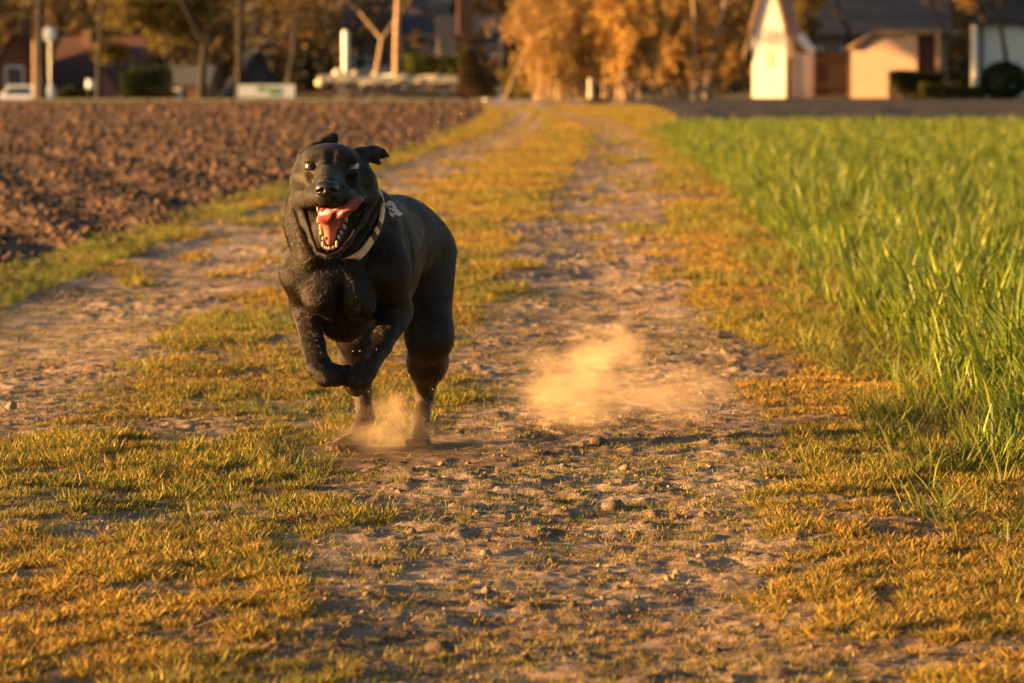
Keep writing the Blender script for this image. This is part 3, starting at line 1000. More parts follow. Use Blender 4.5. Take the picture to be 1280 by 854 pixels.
# ---- cars behind the field edge
def car(name, px, Y, base, yaw, paint, label, L=4.2, Wd=1.72, H=1.46):
    x = float(P(px, 100, Y)[0])
    t = empty(name, (x, Y, base)); tag(t, label, "car")
    prof = [(-L / 2, 0.35), (-L / 2 + 0.02, 0.72), (-L / 2 + 0.85, 0.90), (-L / 2 + 1.55, H - 0.04), (-0.2, H), (L / 2 - 1.25, H - 0.05), (L / 2 - 0.35, 0.95), (L / 2, 0.86), (L / 2, 0.35)]
    c, s = math.cos(yaw), math.sin(yaw)
    def tr(p): return (x + c * p[0] - s * p[1], Y + s * p[0] + c * p[1], base + p[2])
    V, F = [], []
    ys = [(-Wd / 2, 0.86), (-Wd / 2 + 0.08, 1.0), (Wd / 2 - 0.08, 1.0), (Wd / 2, 0.86)]
    for yv, k in ys:
        for px_, pz in prof:
            inset = 0.0 if pz < 0.95 else 0.10 * (1 if yv > 0 else -1)
            V.append(tr((px_ * (0.98 if k < 1 else 1), yv - inset, 0.35 + (pz - 0.35) * (k if pz > 1 else 1))))
    n = len(prof)
    for j in range(3):
        for i in range(n):
            F.append((j * n + i, j * n + (i + 1) % n, (j + 1) * n + (i + 1) % n, (j + 1) * n + i))
    F += [tuple(range(n - 1, -1, -1)), tuple(range(3 * n, 4 * n))]
    mesh_np("body", V, F, paint, t)
    def quad(name, pts, th, m):
        k = len(pts); V = [tr(p) for p in pts] + [tr((p[0] + th[0], p[1] + th[1], p[2] + th[2])) for p in pts]
        F = [tuple(range(k)), tuple(range(2 * k - 1, k - 1, -1))] + [(i, k + i, k + (i + 1) % k, (i + 1) % k) for i in range(k)]
        return mesh_np(name, V, F, m, t)
    w = Wd / 2 - 0.2
    quad("windscreen", [(-L / 2 + 0.92, -w, 0.95), (-L / 2 + 0.92, w, 0.95), (-L / 2 + 1.5, w - 0.08, H - 0.12), (-L / 2 + 1.5, -w + 0.08, H - 0.12)], (-0.03, 0, 0.035), M_GLASSDARK)
    quad("rear_window", [(L / 2 - 1.15, -w + 0.08, H - 0.12), (L / 2 - 1.15, w - 0.08, H - 0.12), (L / 2 - 0.50, w, 1.02), (L / 2 - 0.50, -w, 1.02)], (0.03, 0, 0.04), M_GLASSDARK)
    for sg in (-1, 1):
        quad("side_window", [(-L / 2 + 1.2, sg * (Wd / 2 - 0.09), 0.98), (L / 2 - 0.8, sg * (Wd / 2 - 0.09), 0.98), (L / 2 - 1.25, sg * (Wd / 2 - 0.11), H - 0.14), (-L / 2 + 1.65, sg * (Wd / 2 - 0.11), H - 0.14)], (0, sg * 0.03, 0), M_GLASSDARK)
        quad("headlight", [(-L / 2 - 0.01, sg * 0.50, 0.58), (-L / 2 - 0.01, sg * 0.78, 0.58), (-L / 2 - 0.01, sg * 0.78, 0.72), (-L / 2 - 0.01, sg * 0.50, 0.70)], (-0.02, 0, 0), M_METALRIM)
        quad("tail_light", [(L / 2 + 0.003, sg * 0.55, 0.62), (L / 2 + 0.003, sg * 0.80, 0.62), (L / 2 + 0.003, sg * 0.80, 0.80), (L / 2 + 0.003, sg * 0.55, 0.80)], (0.02, 0, 0), M_LAMPRED)
        for wx in (-L / 2 + 0.8, L / 2 - 0.8):
            V, F = [], []
            for yy_ in (sg * (Wd / 2 - 0.20), sg * (Wd / 2 + 0.01)):
                for i in range(14):
                    a = 2 * math.pi * i / 14
                    V.append(tr((wx + 0.32 * math.cos(a), yy_, 0.32 + 0.32 * math.sin(a))))
            F = [(i, (i + 1) % 14, 14 + (i + 1) % 14, 14 + i) for i in range(14)] + [tuple(range(13, -1, -1)), tuple(range(14, 28))]
            wv = mesh_np("wheel", V, F, M_RUBBER, t)
            V = [tr((wx + 0.2 * math.cos(2 * math.pi * i / 10), sg * (Wd / 2 + yo), 0.32 + 0.2 * math.sin(2 * math.pi * i / 10))) for yo in (0.012, 0.03) for i in range(10)]
            F = [(i, (i + 1) % 10, 10 + (i + 1) % 10, 10 + i) for i in range(10)] + [tuple(range(10, 20))]
            mesh_np("rim", V, F, M_METALRIM, wv)
    return t


car("parked_car", 30, 193, -0.95, R(78), M_CARPAINT, "white car parked below the dark red roof at the left edge")
car("parked_car", 497, 186, -0.42, R(150), M_CARPAINT, "pale car parked behind the low stone wall")
car("parked_car", 482, 196, 0.02, R(172), M_CARDARK, "dark blue car parked behind the pale car and stone wall", H=1.5)
car("parked_car", 606, 190, -1.0, R(95), M_CARPAINT, "pale car roof showing above the dark shrub by the willow")

# ---- low stone wall with a course of pale coping stones
r = np.random.default_rng(5)
xa, xb = float(P(397, 0, 161)[0]), float(P(572, 0, 161)[0])
t = empty("stone_wall", ((xa + xb) / 2, 161, ground_at(xa, 161))); tag(t, "long low stone wall topped with pale sunlit coping stones", "wall")
zb = ground_at(xa, 161)
me_cache = None
def stone(a, b, m, nm):
    V, F = box(a, b)
    V = np.array(V) + r.normal(0, 0.018, (8, 3))
    return mesh_np(nm, V, F, m, t)
x = xa; k = 0
while x < xb - 0.2:
    w = min(r.uniform(0.42, 0.70), xb - x)
    stone((x, 160.9, zb + 0.68), (x + w - 0.02, 161.5, zb + 0.68 + r.uniform(0.26, 0.36)), M_STONEPALE, "coping_stone")
    x += w
for row in range(3):
    x = xa + 0.7 + (0.2 if row % 2 else 0)
    while x < xb - 0.25:
        w = min(r.uniform(0.38, 0.62), xb - x)
        stone((x, 161.0 + r.uniform(-0.03, 0.03), zb - 0.05 + row * 0.245), (x + w - 0.025, 161.4, zb - 0.05 + row * 0.245 + 0.23), M_STONEDARK, "stone")
        x += w
for px, py, s, lb in ((402, 104, 0.26, "pale boulder at the left end of the stone wall"), (423, 92, 0.24, "round pale boulder just left of the white pillar"), (444, 93, 0.22, "round pale boulder just right of the white pillar"), (470, 95, 0.22, "small pale boulder on the stone wall nearer the pale car")):
    q = P(px, py, 160.7 if py > 100 else 163.2)
    V, F, _ = lump(r, 12, 8, 0.08)
    V = V * s * np.array((1, 1, 1.2)); V[:, 2] -= V[:, 2].min()
    zz = ground_at(q[0], q[1])
    if py <= 100:                        # these lie on a bank of earth behind the wall
        zz = q[2] - s * 0.75
    V = V + np.array((q[0], q[1], q[2] - s * 0.7))
    tag(mesh_np("boulder", V, F, M_STONEPALE, smooth=True), lb, "boulder")
V, F, _ = lump(r, 24, 8, 0.10)
V = V * np.array((4.0, 1.6, 0.80)) + np.array((float(P(470, 0, 164)[0]), 164.0, ground_at(-5.5, 164) - 0.15))
tag(mesh_np("earth_bank", V, F, M_DARKSOIL, smooth=True), kind="structure")

# ---- white pillar, posts, banner, barrels
def post(name, px, Y, y_top, wid, mat, label, cat, cap=None):
    q = P(px, y_top, Y); z = ground_at(q[0], Y)
    t = empty(name, (q[0], Y, z)); tag(t, label, cat)
    n = 10; V, F = [], []
    top = q[2] - z
    for rr, zz in ((wid / 2 * 1.05, -0.2), (wid / 2, top * 0.5), (wid / 2, top * 0.97), (wid / 2 * 0.75, top)):
        for i in range(n):
            a = 2 * math.pi * i / n
            V.append((q[0] + rr * math.cos(a), Y + rr * math.sin(a), z + zz))
    for j in range(3):
        F += [(j * n + i, j * n + (i + 1) % n, (j + 1) * n + (i + 1) % n, (j + 1) * n + i) for i in range(n)]
    F.append(tuple(3 * n + i for i in range(n)))
    mesh_np("shaft", V, F, mat, t, smooth=True)
    if cap:
        V, F, _ = lump(np.random.default_rng(1), 12, 8, 0.01)
        V = V * wid * 0.56 + np.array((q[0], Y, q[2] - wid * 0.35))
        mesh_np("cap", V, F, cap, t, smooth=True)
    return t


post("pillar", 432, 165.5, 38, 0.30, M_WHITEPAINT, "tall slim white pillar standing behind the stone wall", "pillar")
post("lamp_post", 43, 168, 52, 0.17, M_WOODPALE, "short tan lamp post with a round head beside the dark tree", "lamp post", mat_simple("tan_globe", (0.48, 0.30, 0.17), 0.5, 4, 0.1))
post("marker_post", 608, 141, 124, 0.22, M_STONEPALE, "short pale marker stone at the corner of the ploughed field", "marker post", M_STONEPALE)
post("pale_post", 738, 140, 98, 0.16, M_STONEPALE, "slim pale post between the two orange bushes", "post")

xa, xb = float(P(297, 0, 158)[0]), float(P(368, 0, 158)[0]); z0, z1 = P(0, 122, 158)[2], P(0, 106, 158)[2]
t = empty("banner", ((xa + xb) / 2, 158, ground_at(xa, 158))); tag(t, "white banner with green print stretched between posts at the field edge", "banner")
bb = Build((0, 0, 0))
bb.box((xa, 158, z0), (xb, 158.03, z1)); sh = bb.out("sheet", M_WHITEPAINT, t)
for fx, fw, fz, fh in ((0.33, 0.16, 0.45, 0.42), (0.55, 0.20, 0.18, 0.62)):
    bb.box((xa + (xb - xa) * fx, 157.988, z0 + (z1 - z0) * fz), (xa + (xb - xa) * (fx + fw), 157.997, z0 + (z1 - z0) * (fz + fh))); bb.out("printed_patch", M_GREENPAINT, sh)
for xx in (xa - 0.04, (xa + xb) / 2, xb + 0.04):
    bb.box((xx - 0.035, 158.035, ground_at(xa, 158) - 0.1), (xx + 0.035, 158.105, z1 + 0.05)); bb.out("post", M_WOODDARK, t)


def barrel(px, py, Y, s, label):
    q = P(px, py, Y); n = 14; V, F = [], []
    z = ground_at(q[0], Y)
    t = empty("barrel", (q[0], Y, z)); tag(t, label, "barrel")
    h = max(q[2] + s - z, 0.5)
    prof = ((0.82, 0.0), (0.96, 0.2), (1.0, 0.5), (0.96, 0.8), (0.84, 1.0))
    for rr, f in prof:
        for i in range(n):
            a = 2 * math.pi * i / n
            V.append((q[0] + rr * s * math.cos(a), Y + rr * s * math.sin(a), z + f * h))
    for j in range(4):
        F += [(j * n + i, j * n + (i + 1) % n, (j + 1) * n + (i + 1) % n, (j + 1) * n + i) for i in range(n)]
    F.append(tuple(4 * n + i for i in range(n)))
    mesh_np("drum", V, F, M_CARPAINT, t, smooth=True)
    V = [(q[0] + rr * s * math.cos(2 * math.pi * i / n), Y + rr * s * math.sin(2 * math.pi * i / n), z + h + zz) for rr, zz in ((0.88, 0.003), (0.88, 0.05)) for i in range(n)]
    F = [(i, (i + 1) % n, n + (i + 1) % n, n + i) for i in range(n)] + [tuple(range(n, 2 * n))]
    mesh_np("lid", V, F, M_CARPAINT, t)


barrel(63, 118, 158, 0.19, "white water barrel at the foot of the dark left tree")
barrel(113, 107, 178.5, 0.22, "white water barrel between the two left tree trunks")
q = P(61, 43, 196)                                   # satellite dish on the red roof
V, F = [], []
for j in range(5):
    rr = 0.36 * j / 4
    for i in range(16):
        a = 2 * math.pi * i / 16
        V.append((q[0] + rr * math.cos(a), q[1] + 0.25 * rr * rr, q[2] + rr * math.sin(a)))
for j in range(4):
    F += [(j * 16 + i, j * 16 + (i + 1) % 16, (j + 1) * 16 + (i + 1) % 16, (j + 1) * 16 + i) for i in range(16)]
t = empty("satellite_dish", tuple(q)); tag(t, "white satellite dish above the dark red roofs", "satellite dish")
mesh_np("reflector", V, F, M_CARPAINT, t, smooth=True)
V, F = tubes([((q[0], q[1] + 0.05, q[2]), (q[0], q[1] + 0.3, q[2] - 0.2), 0.03, 0.03), ((q[0], q[1] + 0.3, q[2] - 0.2), (q[0], q[1] + 0.3, -2.0), 0.035, 0.035)], None)
mesh_np("mast", V, F, M_METALRIM, t)

# ---- hedges and clipped shrubs
def hedge(name, x0p, x1p, Y, ytop, dep, mat, label, seed, n=5000, leaf=0.06, round_=False):
    r = np.random.default_rng(seed)
    a, b = P(x0p, ytop, Y), P(x1p, ytop, Y)
    z = ground_at((a[0] + b[0]) / 2, Y)
    t = empty(name, ((a[0] + b[0]) / 2, Y, z)); tag(t, label, "hedge" if name == "hedge" else "shrub")
    h = a[2] - z
    if round_:
        cs = [((a[0] + b[0]) / 2, Y, z + h * 0.5)]; rd = [((b[0] - a[0]) / 2, dep / 2, h * 0.52)]
        d = r.normal(0, 1, (n, 3)); d /= np.linalg.norm(d, axis=1)[:, None]
        q = np.array(cs[0]) + d * np.array(rd[0]) * (r.uniform(0.80, 1.04, n))[:, None]
    else:
        q = np.stack([r.uniform(a[0], b[0], n), Y + r.uniform(-dep / 2, dep / 2, n), z + h * np.abs(r.beta(1.6, 1.0, n))], 1)
        q[:, 2] += (fbm(q[:, 0] * 1.5, q[:, 1], seed, 2) - 0.5) * 0.35 * h * (q[:, 2] - z) / h
    s = leaf * r.uniform(0.6, 1.5, n)
    u = r.normal(0, 1, (n, 3)); u /= np.linalg.norm(u, axis=1)[:, None]
    v = np.cross(u, r.normal(0, 1, (n, 3))); v /= np.linalg.norm(v, axis=1)[:, None]
    V = np.stack([q - u * s[:, None], q - v * (s * 0.5)[:, None], q + u * s[:, None], q + v * (s * 0.5)[:, None]], 1).reshape(-1, 3)
    V[:, 2] = np.maximum(V[:, 2], z)
    mesh_np("foliage", V, np.arange(4 * n).reshape(-1, 4), mat, t)["kind"] = "stuff"
    segs = [((xx, Y, z - 0.1), (xx + r.normal(0, 0.1), Y + r.normal(0, 0.1), z + h * 0.7), 0.04, 0.012) for xx in np.linspace(a[0] + 0.1, b[0] - 0.1, 8)]
    V, F = tubes(segs, None)
    mesh_np("stems", V, F, M_BARK, t)["kind"] = "stuff"
    return t


hedge("hedge", 505, 575, 172, 68, 1.0, M_HEDGEGREEN, "clipped yellow green hedge behind the stone wall", 1, 6000)
hedge("shrub", 573, 622, 166, 86, 1.2, M_TWIGBROWN, "low dark brown shrub at the right end of the stone wall", 2, 3500)
hedge("hedge", 1112, 1180, 160, 90, 1.2, M_HEDGEMID, "dark evergreen hedge in front of the peach garage", 3, 7000)
hedge("hedge", 1150, 1232, 156.5, 106, 1.0, M_HEDGEGREEN, "low olive hedge along the dark soil by the white house", 4, 5000)
hedge("shrub", 1226, 1284, 155, 78, 1.7, M_EVERGREEN, "round clipped dark green shrub in front of the white house", 5, 6000, round_=True)
hedge("shrub", 735, 762, 128, 124, 0.8, M_EVERGREEN, "small dark green shrub where the track meets the dark soil", 6, 1800, leaf=0.04)
hedge("hedge", 150, 215, 170, 88, 1.2, M_EVERGREEN, "dark evergreen hedge left of the red brick shed", 7, 6000)
hedge("hedge", 70, 122, 174, 111, 1.0, M_EVERGREEN, "short dark hedge below the second red roof", 8, 4000)

# ---- trees
tree(52, 158, 12, 0.17, "dark bare tree with a thick trunk beside the lamp post", M_TWIGBROWN, M_BARK, 101, depth=3, nleaf=3500)
tree(123, 164, 12, 0.14, "slender dark bare tree in front of the second red roof", M_TWIGOLIVE, M_BARK, 102, nleaf=3500)
tree(252, 160, 12, 0.19, "dark bare tree forking low above the brick shed", M_TWIGBROWN, M_BARK, 103, first=0.19, nleaf=5000, spread=0.5)
tree(299, 166, 13, 0.17, "straight dark bare tree just left of the banner", M_TWIGBROWN, M_BARK, 104, nleaf=4000, first=0.4)
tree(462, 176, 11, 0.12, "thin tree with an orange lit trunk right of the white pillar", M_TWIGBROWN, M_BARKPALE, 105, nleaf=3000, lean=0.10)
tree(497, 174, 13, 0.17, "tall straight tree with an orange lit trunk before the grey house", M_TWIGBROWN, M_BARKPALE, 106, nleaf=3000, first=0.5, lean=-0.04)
tree(867, 152, 11, 0.065, "slim birch with a pale lit trunk among brown bushes", M_TWIGTAN, M_BARKPALE, 107, nleaf=4000, first=0.42, name="birch_tree")
tree(882, 155, 10, 0.07, "thinner birch leaning right beside the pale lit one", M_TWIGTAN, M_BIRCH, 108, nleaf=3000, first=0.42, lean=0.05, name="birch_tree")
tree(1183, 161, 8, 0.13, "bare tree with a thin double trunk in front of the white house corner", M_TWIGTAN, M_BARK, 109, nleaf=4500, first=0.30, spread=0.7)
tree(1012, 170, 9, 0.14, "round brown tree overhanging the dark board gate", M_TWIGTAN, M_BARK, 110, nleaf=9000, first=0.28, leaf=0.12, spread=0.7)
tree(1060, 172, 9, 0.13, "second round brown tree in front of the slate roof", M_TWIGTAN, M_BARK, 111, nleaf=7000, first=0.34, leaf=0.12, spread=0.7)
tree(1262, 158, 9, 0.12, "bare tree arching over the round shrub at the right edge", M_TWIGTAN, M_BARK, 112, nleaf=3500, first=0.35, spread=0.7, lean=-0.05)
tree(360, 172, 11, 0.15, "brown bare tree behind the right end of the banner", M_TWIGBROWN, M_BARK, 113, nleaf=6000, first=0.25)
tree(190, 182, 11, 0.15, "olive tinged bare tree behind the evergreen hedge", M_TWIGOLIVE, M_BARK, 114, nleaf=8000, first=0.15, leaf=0.13)
bush(694, 150, 4.8, 4.7, "broad tan orange willow bush left of the pale post", M_TWIGTAN, M_BARKPALE, 201, 18000, 0.08, 40)
bush(790, 149, 3.6, 6.2, "bright orange willow bush right of the pale post", M_TWIGORANGE, M_BARKPALE, 202, 17000, 0.08, 40)
bush(742, 157, 3.6, 6.2, "tan bush filling the gap behind the slim pale post", M_TWIGORANGE, M_BARK, 208, 14000, 0.08, 32)
bush(845, 154, 4.0, 5.8, "brown bush behind the two birches", M_TWIGTAN, M_BARK, 203, 13000, 0.09, 30)
bush(898, 169, 3.0, 5.6, "dark brown bush left of the white chapel", M_TWIGTAN, M_BARK, 204, 14000, 0.09, 30)
bush(1000, 172, 2.4, 4.6, "olive brown bush right behind the chapel annex", M_TWIGOLIVE, M_BARK, 205, 9000, 0.09, 24)
bush(655, 158, 2.2, 1.6, "low olive bush at the foot of the tan willow", M_TWIGOLIVE, M_BARK, 206, 4000, 0.07, 18)
bush(590, 185, 2.5, 4.5, "dull brown bush in front of the dark house", M_TWIGBROWN, M_BARK, 207, 6000, 0.09, 20)
# ================================================================== the dog
def make_dog():
    dog = empty("dog", (-0.26, 7.92, 0.0))
    tag(dog, "black short haired dog running with mouth wide open and tongue out on dirt track", "dog")

    prims = []                                  # (kind, data, k, sign)

    def cone(a, ra, b, rb, k=0.02, sub=False):
        prims.append(("c", (np.array(a), ra, np.array(b), rb), k, sub))

    def ell(c, r, k=0.02, rot=None, sub=False):
        M = np.eye(3)
        if rot is not None:
            M = np.array(Matrix.Rotation(rot[2], 3, 'Z') @ Matrix.Rotation(rot[1], 3, 'Y') @ Matrix.Rotation(rot[0], 3, 'X'))
        prims.append(("e", (np.array(c), np.array(r), M), k, sub))

    def chain(pts, k=0.015, sub=False):
        for (p, r), (q, s) in zip(pts[:-1], pts[1:]):
            cone(p, r, q, s, k, sub)

    # ---- trunk
    ell((-0.318, 7.46, 0.412), (0.098, 0.16, 0.128), 0.03)          # chest
    ell((-0.292, 7.63, 0.410), (0.111, 0.24, 0.132), 0.05)          # ribs
    ell((-0.264, 7.86, 0.427), (0.088, 0.20, 0.097), 0.06)          # loin
    ell((-0.238, 8.00, 0.428), (0.094, 0.14, 0.098), 0.05)          # croup
    cone(P(424, 350, 7.32), 0.050, P(428, 402, 7.40), 0.040, 0.04)  # breastbone
    ell(P(401, 366, 7.31), (0.036, 0.040, 0.042), 0.024, rot=(0, 0.35, 0))   # pectoral muscles
    ell(P(448, 370, 7.315), (0.036, 0.040, 0.046), 0.024, rot=(0, -0.35, 0))
    # ---- neck
    cone((-0.312, 7.52, 0.472), 0.090, P(417, 262, 7.36), 0.085, 0.05)
    cone(P(417, 262, 7.36), 0.085, P(416, 240, 7.30), 0.066, 0.02)
    cone((-0.315, 7.45, 0.430), 0.082, P(417, 290, 7.365), 0.066, 0.03)
    # ---- shoulders and forelegs (airborne, folded at the wrist)
    for sh, wi, el, chain_pts in (
        (P(381, 340, 7.34), P(396, 268, 7.46), P(385, 386, 7.40),
         [(P(385, 400, 7.375), 0.0250), (P(391.5, 432, 7.30), 0.0200), (P(399, 458, 7.245), 0.0200),
          (P(407, 468.5, 7.24), 0.0195), (P(420, 469, 7.26), 0.0175), (P(427, 469, 7.285), 0.018)]),
        (P(482, 338, 7.34), P(470, 268, 7.46), P(494, 388, 7.41),
         [(P(491, 401, 7.385), 0.0265), (P(475, 431, 7.32), 0.0205), (P(457, 461, 7.26), 0.0195),
          (P(450, 473, 7.25), 0.0195), (P(445, 481, 7.29), 0.0175), (P(443, 480, 7.34), 0.018)]),
    ):
        cone(wi, 0.038, sh, 0.047, 0.018)
        cone(sh, 0.043, el, 0.031, 0.016)
        cone(el, 0.029, chain_pts[0][0], chain_pts[0][1], 0.02)
        chain(chain_pts, 0.012)
        a, b = chain_pts[-2][0], chain_pts[-1][0]
        d = (b - a) / np.linalg.norm(b - a)
        side = np.cross(d, (0, 1, 0.2)); side /= np.linalg.norm(side)
        for t in (-1.5, -0.5, 0.5, 1.5):                           # toes
            ell(b + d * (0.010 - 0.003 * abs(t)) + side * t * 0.0095, (0.0085, 0.0105, 0.0085), 0.004)
    # ---- hind legs (both on the ground)
    for hip, knee, hock, mid, heel, toe in (
        ((-0.190, 8.03, 0.400), (P(537, 421, 7.955), 0.0415), (P(531, 494, 8.10), 0.0160),
         (P(527, 522, 8.07), 0.0160), (P(525, 549, 8.03), 0.018), (P(523, 556, 7.985), 0.016)),
        ((-0.275, 8.03, 0.395), (P(447, 414, 7.91), 0.040), (P(452, 490, 8.04), 0.0170),
         (P(457, 522, 8.01), 0.0170), (P(447, 549, 7.96), 0.020), (P(426, 558, 7.90), 0.016)),
    ):
        cone(hip, 0.074, knee[0], knee[1], 0.04)
        kk = np.array(knee[0]); hk = np.array(hock[0])
        cone(kk, knee[1] * 0.97, kk * 0.55 + hk * 0.45 + np.array((0, 0.014, 0)), 0.0365, 0.04)
        cone(kk * 0.55 + hk * 0.45 + np.array((0, 0.014, 0)), 0.0365, hk, hock[1], 0.03)
        cone(hk + np.array((0, 0.012, 0.012)), 0.012, hk, hock[1], 0.012)
        chain([hock, mid, heel, toe], 0.012)
        b = np.array(toe[0]); d = b - np.array(heel[0]); d[2] *= 0.3; d /= np.linalg.norm(d)
        side = np.cross(d, (0, 0, 1)); side /= np.linalg.norm(side)
        for t in (-1.5, -0.5, 0.5, 1.5):
            c = b + d * (0.014 - 0.004 * abs(t)) + side * t * 0.0125
            c[2] = max(0.010, c[2] - 0.006)
            ell(c, (0.0095, 0.0145, 0.0105), 0.005, rot=(0, 0, math.atan2(d[1], d[0]) - math.pi / 2))
    # ---- tail, streaming out behind
    chain([((-0.222, 8.10, 0.475), 0.026), ((-0.215, 8.22, 0.480), 0.022), ((-0.205, 8.33, 0.462), 0.016),
           ((-0.20, 8.42, 0.44), 0.009)], 0.02)

    # ---- head
    ell(P(412.5, 214, 7.245), (0.068, 0.080, 0.051), 0.03)
    ell(P(414, 197, 7.205), (0.047, 0.045, 0.022), 0.02)            # forehead
    ell(P(388.5, 232, 7.245), (0.040, 0.050, 0.048), 0.014)         # cheeks
    ell(P(447, 234, 7.250), (0.038, 0.050, 0.047), 0.014)
    ell(P(410.5, 239.5, 7.130), (0.0405, 0.072, 0.0275), 0.010)     # muzzle
    cone(P(413, 214, 7.165), 0.0195, P(409.5, 230, 7.065), 0.0165, 0.014)
    cone(P(413, 222, 7.18), 0.034, P(411, 236, 7.11), 0.025, 0.010)
    chain([(P(402, 246.5, 7.058), 0.0125), (P(392, 246.5, 7.09), 0.0145), (P(384, 250.5, 7.17), 0.0100), (P(376, 252, 7.225), 0.0110)], 0.016)
    chain([(P(416, 246.5, 7.058), 0.0125), (P(428, 245.5, 7.09), 0.0145), (P(446, 246.0, 7.17), 0.0100), (P(461, 247, 7.225), 0.0110)], 0.016)
    ell(P(390.5, 199.5, 7.180), (0.0170, 0.013, 0.0085), 0.012, rot=(0, -0.20, 0))   # brows
    ell(P(439, 199.5, 7.180), (0.0170, 0.013, 0.0085), 0.012, rot=(0, 0.20, 0))
    cone(P(386, 214.5, 7.172), 0.0085, P(396, 216, 7.165), 0.0075, 0.010)         # lower lids
    cone(P(443, 214.5, 7.172), 0.0085, P(433, 216, 7.165), 0.0075, 0.010)
    cone(P(378, 222, 7.215), 0.016, P(392, 230, 7.18), 0.012, 0.016)              # cheek bones
    cone(P(457, 222, 7.215), 0.016, P(440, 230, 7.18), 0.012, 0.016)
    # lower jaw
    chain([(P(382, 262, 7.235), 0.0105), (P(391.5, 287, 7.185), 0.0075), (P(400.0, 311, 7.135), 0.0080),
           (P(410.0, 316.5, 7.122), 0.0085), (P(420.5, 311.5, 7.135), 0.0080), (P(439, 286, 7.185), 0.0075), (P(455, 260, 7.235), 0.0105)], 0.006)
    cone(P(410.5, 309, 7.160), 0.010, P(415, 285, 7.28), 0.030, 0.010)
    cone(P(411, 304, 7.20), 0.012, P(415, 285, 7.33), 0.040, 0.012)
    # cheek skin stretched between the jaws
    chain([(P(374, 252, 7.235), 0.0110), (P(383, 278, 7.215), 0.0080), (P(393.5, 302, 7.172), 0.0060), (P(402, 315, 7.14), 0.0060)], 0.016)
    chain([(P(464, 246, 7.235), 0.0110), (P(450, 276, 7.215), 0.0080), (P(433.5, 301, 7.172), 0.0060), (P(420, 315, 7.14), 0.0060)], 0.016)
    # loose skin of the throat
    chain([(P(370, 266, 7.300), 0.010), (P(378, 292, 7.285), 0.008), (P(391, 315, 7.280), 0.006)], 0.006)
    chain([(P(470, 250, 7.32), 0.012), (P(457, 284, 7.300), 0.008), (P(440, 308, 7.29), 0.006)], 0.008)
    # ears: one thrown up behind the skull, one folded out sideways
    chain([(P(378, 195, 7.265), 0.009), (P(390, 187, 7.27), 0.010), (P(402, 181, 7.285), 0.008)], 0.012)
    ell(P(406.5, 178.5, 7.295), (0.0270, 0.0045, 0.0130), 0.005, rot=(0.3, R(-30), 0))
    ell(P(415.0, 175.0, 7.30), (0.0120, 0.0045, 0.0145), 0.005, rot=(0.3, 0, 0))
    chain([(P(452, 194, 7.25), 0.016), (P(466, 191, 7.265), 0.0115), (P(475, 192.5, 7.27), 0.006)], 0.012)
    chain([(P(461, 187.5, 7.27), 0.005), (P(471, 185.5, 7.275), 0.0042), (P(479, 189, 7.272), 0.004), (P(485, 195, 7.262), 0.003)], 0.004)
    ell(P(475, 193, 7.268), (0.013, 0.0035, 0.0075), 0.004, rot=(0, 0.35, 0))
    chain([(P(469, 200, 7.262), 0.0075), (P(474, 204, 7.262), 0.004)], 0.006)
    # loose skin and ruff that hang over the collar on the sun side (kept last of the solid pieces)
    cone(P(391, 226, 7.34), 0.024, P(387, 252, 7.325), 0.024, 0.02)
    chain([(P(387, 252, 7.325), 0.024), (P(381, 285, 7.33), 0.027), (P(390, 320, 7.29), 0.024)], 0.03)
    # ---- carved: eye openings and the open mouth
    eyes = (P(388.5, 208.5, 7.1545), P(440.5, 208.5, 7.1545))
    n_solid = len(prims)
    for sx in (-1, 1):                                              # hollows beside the muzzle, temples
        ell(P(412.5 + sx * 25, 227, 7.140), (0.0085, 0.030, 0.0085), 0.012, sub=True)
        ell(P(413.5 + sx * 44, 203, 7.185), (0.010, 0.020, 0.012), 0.014, sub=True)
    cone(P(413.5, 206, 7.148), 0.0028, P(414, 188, 7.163), 0.0028, 0.016, True)   # furrow of the forehead
    for a, b in ((P(424, 345, 7.262), P(426, 404, 7.335)), (P(471, 352, 7.29), P(480, 396, 7.345)),
                 (P(513, 285, 7.50), P(521, 385, 7.52)), (P(552, 335, 7.84), P(519, 410, 7.82))):   # grooves between the muscles
        cone(a, 0.0042, b, 0.0042, 0.026, True)
    n_before_carve = len(prims)
    for e, sl in zip(eyes, (0.10, -0.10)):
        cone(e + np.array((-0.0042, -0.02, 0.0034 * sl)), 0.0055, e + np.array((-0.0042, 0.02, 0.0034 * sl)), 0.0055, 0.0025, True)
        cone(e + np.array((0.0042, -0.02, -0.0034 * sl)), 0.0055, e + np.array((0.0042, 0.02, -0.0034 * sl)), 0.0055, 0.0025, True)
    n_mouth = len(prims)
    N_RUFF = n_solid - 3
    lips = [P(x, y, 7.15) for x, y in ((379.5, 262), (389, 257.5), (412, 260), (440, 256.5), (454.5, 255), (450, 270), (436.5, 295), (422, 311),
                                         (410.5, 314.5), (399, 311), (387.5, 287))]
    prims.append(("p", (np.array([(q[0], q[2]) for q in lips]), 7.255, lips[0][2], 0.95), 0.005, True))

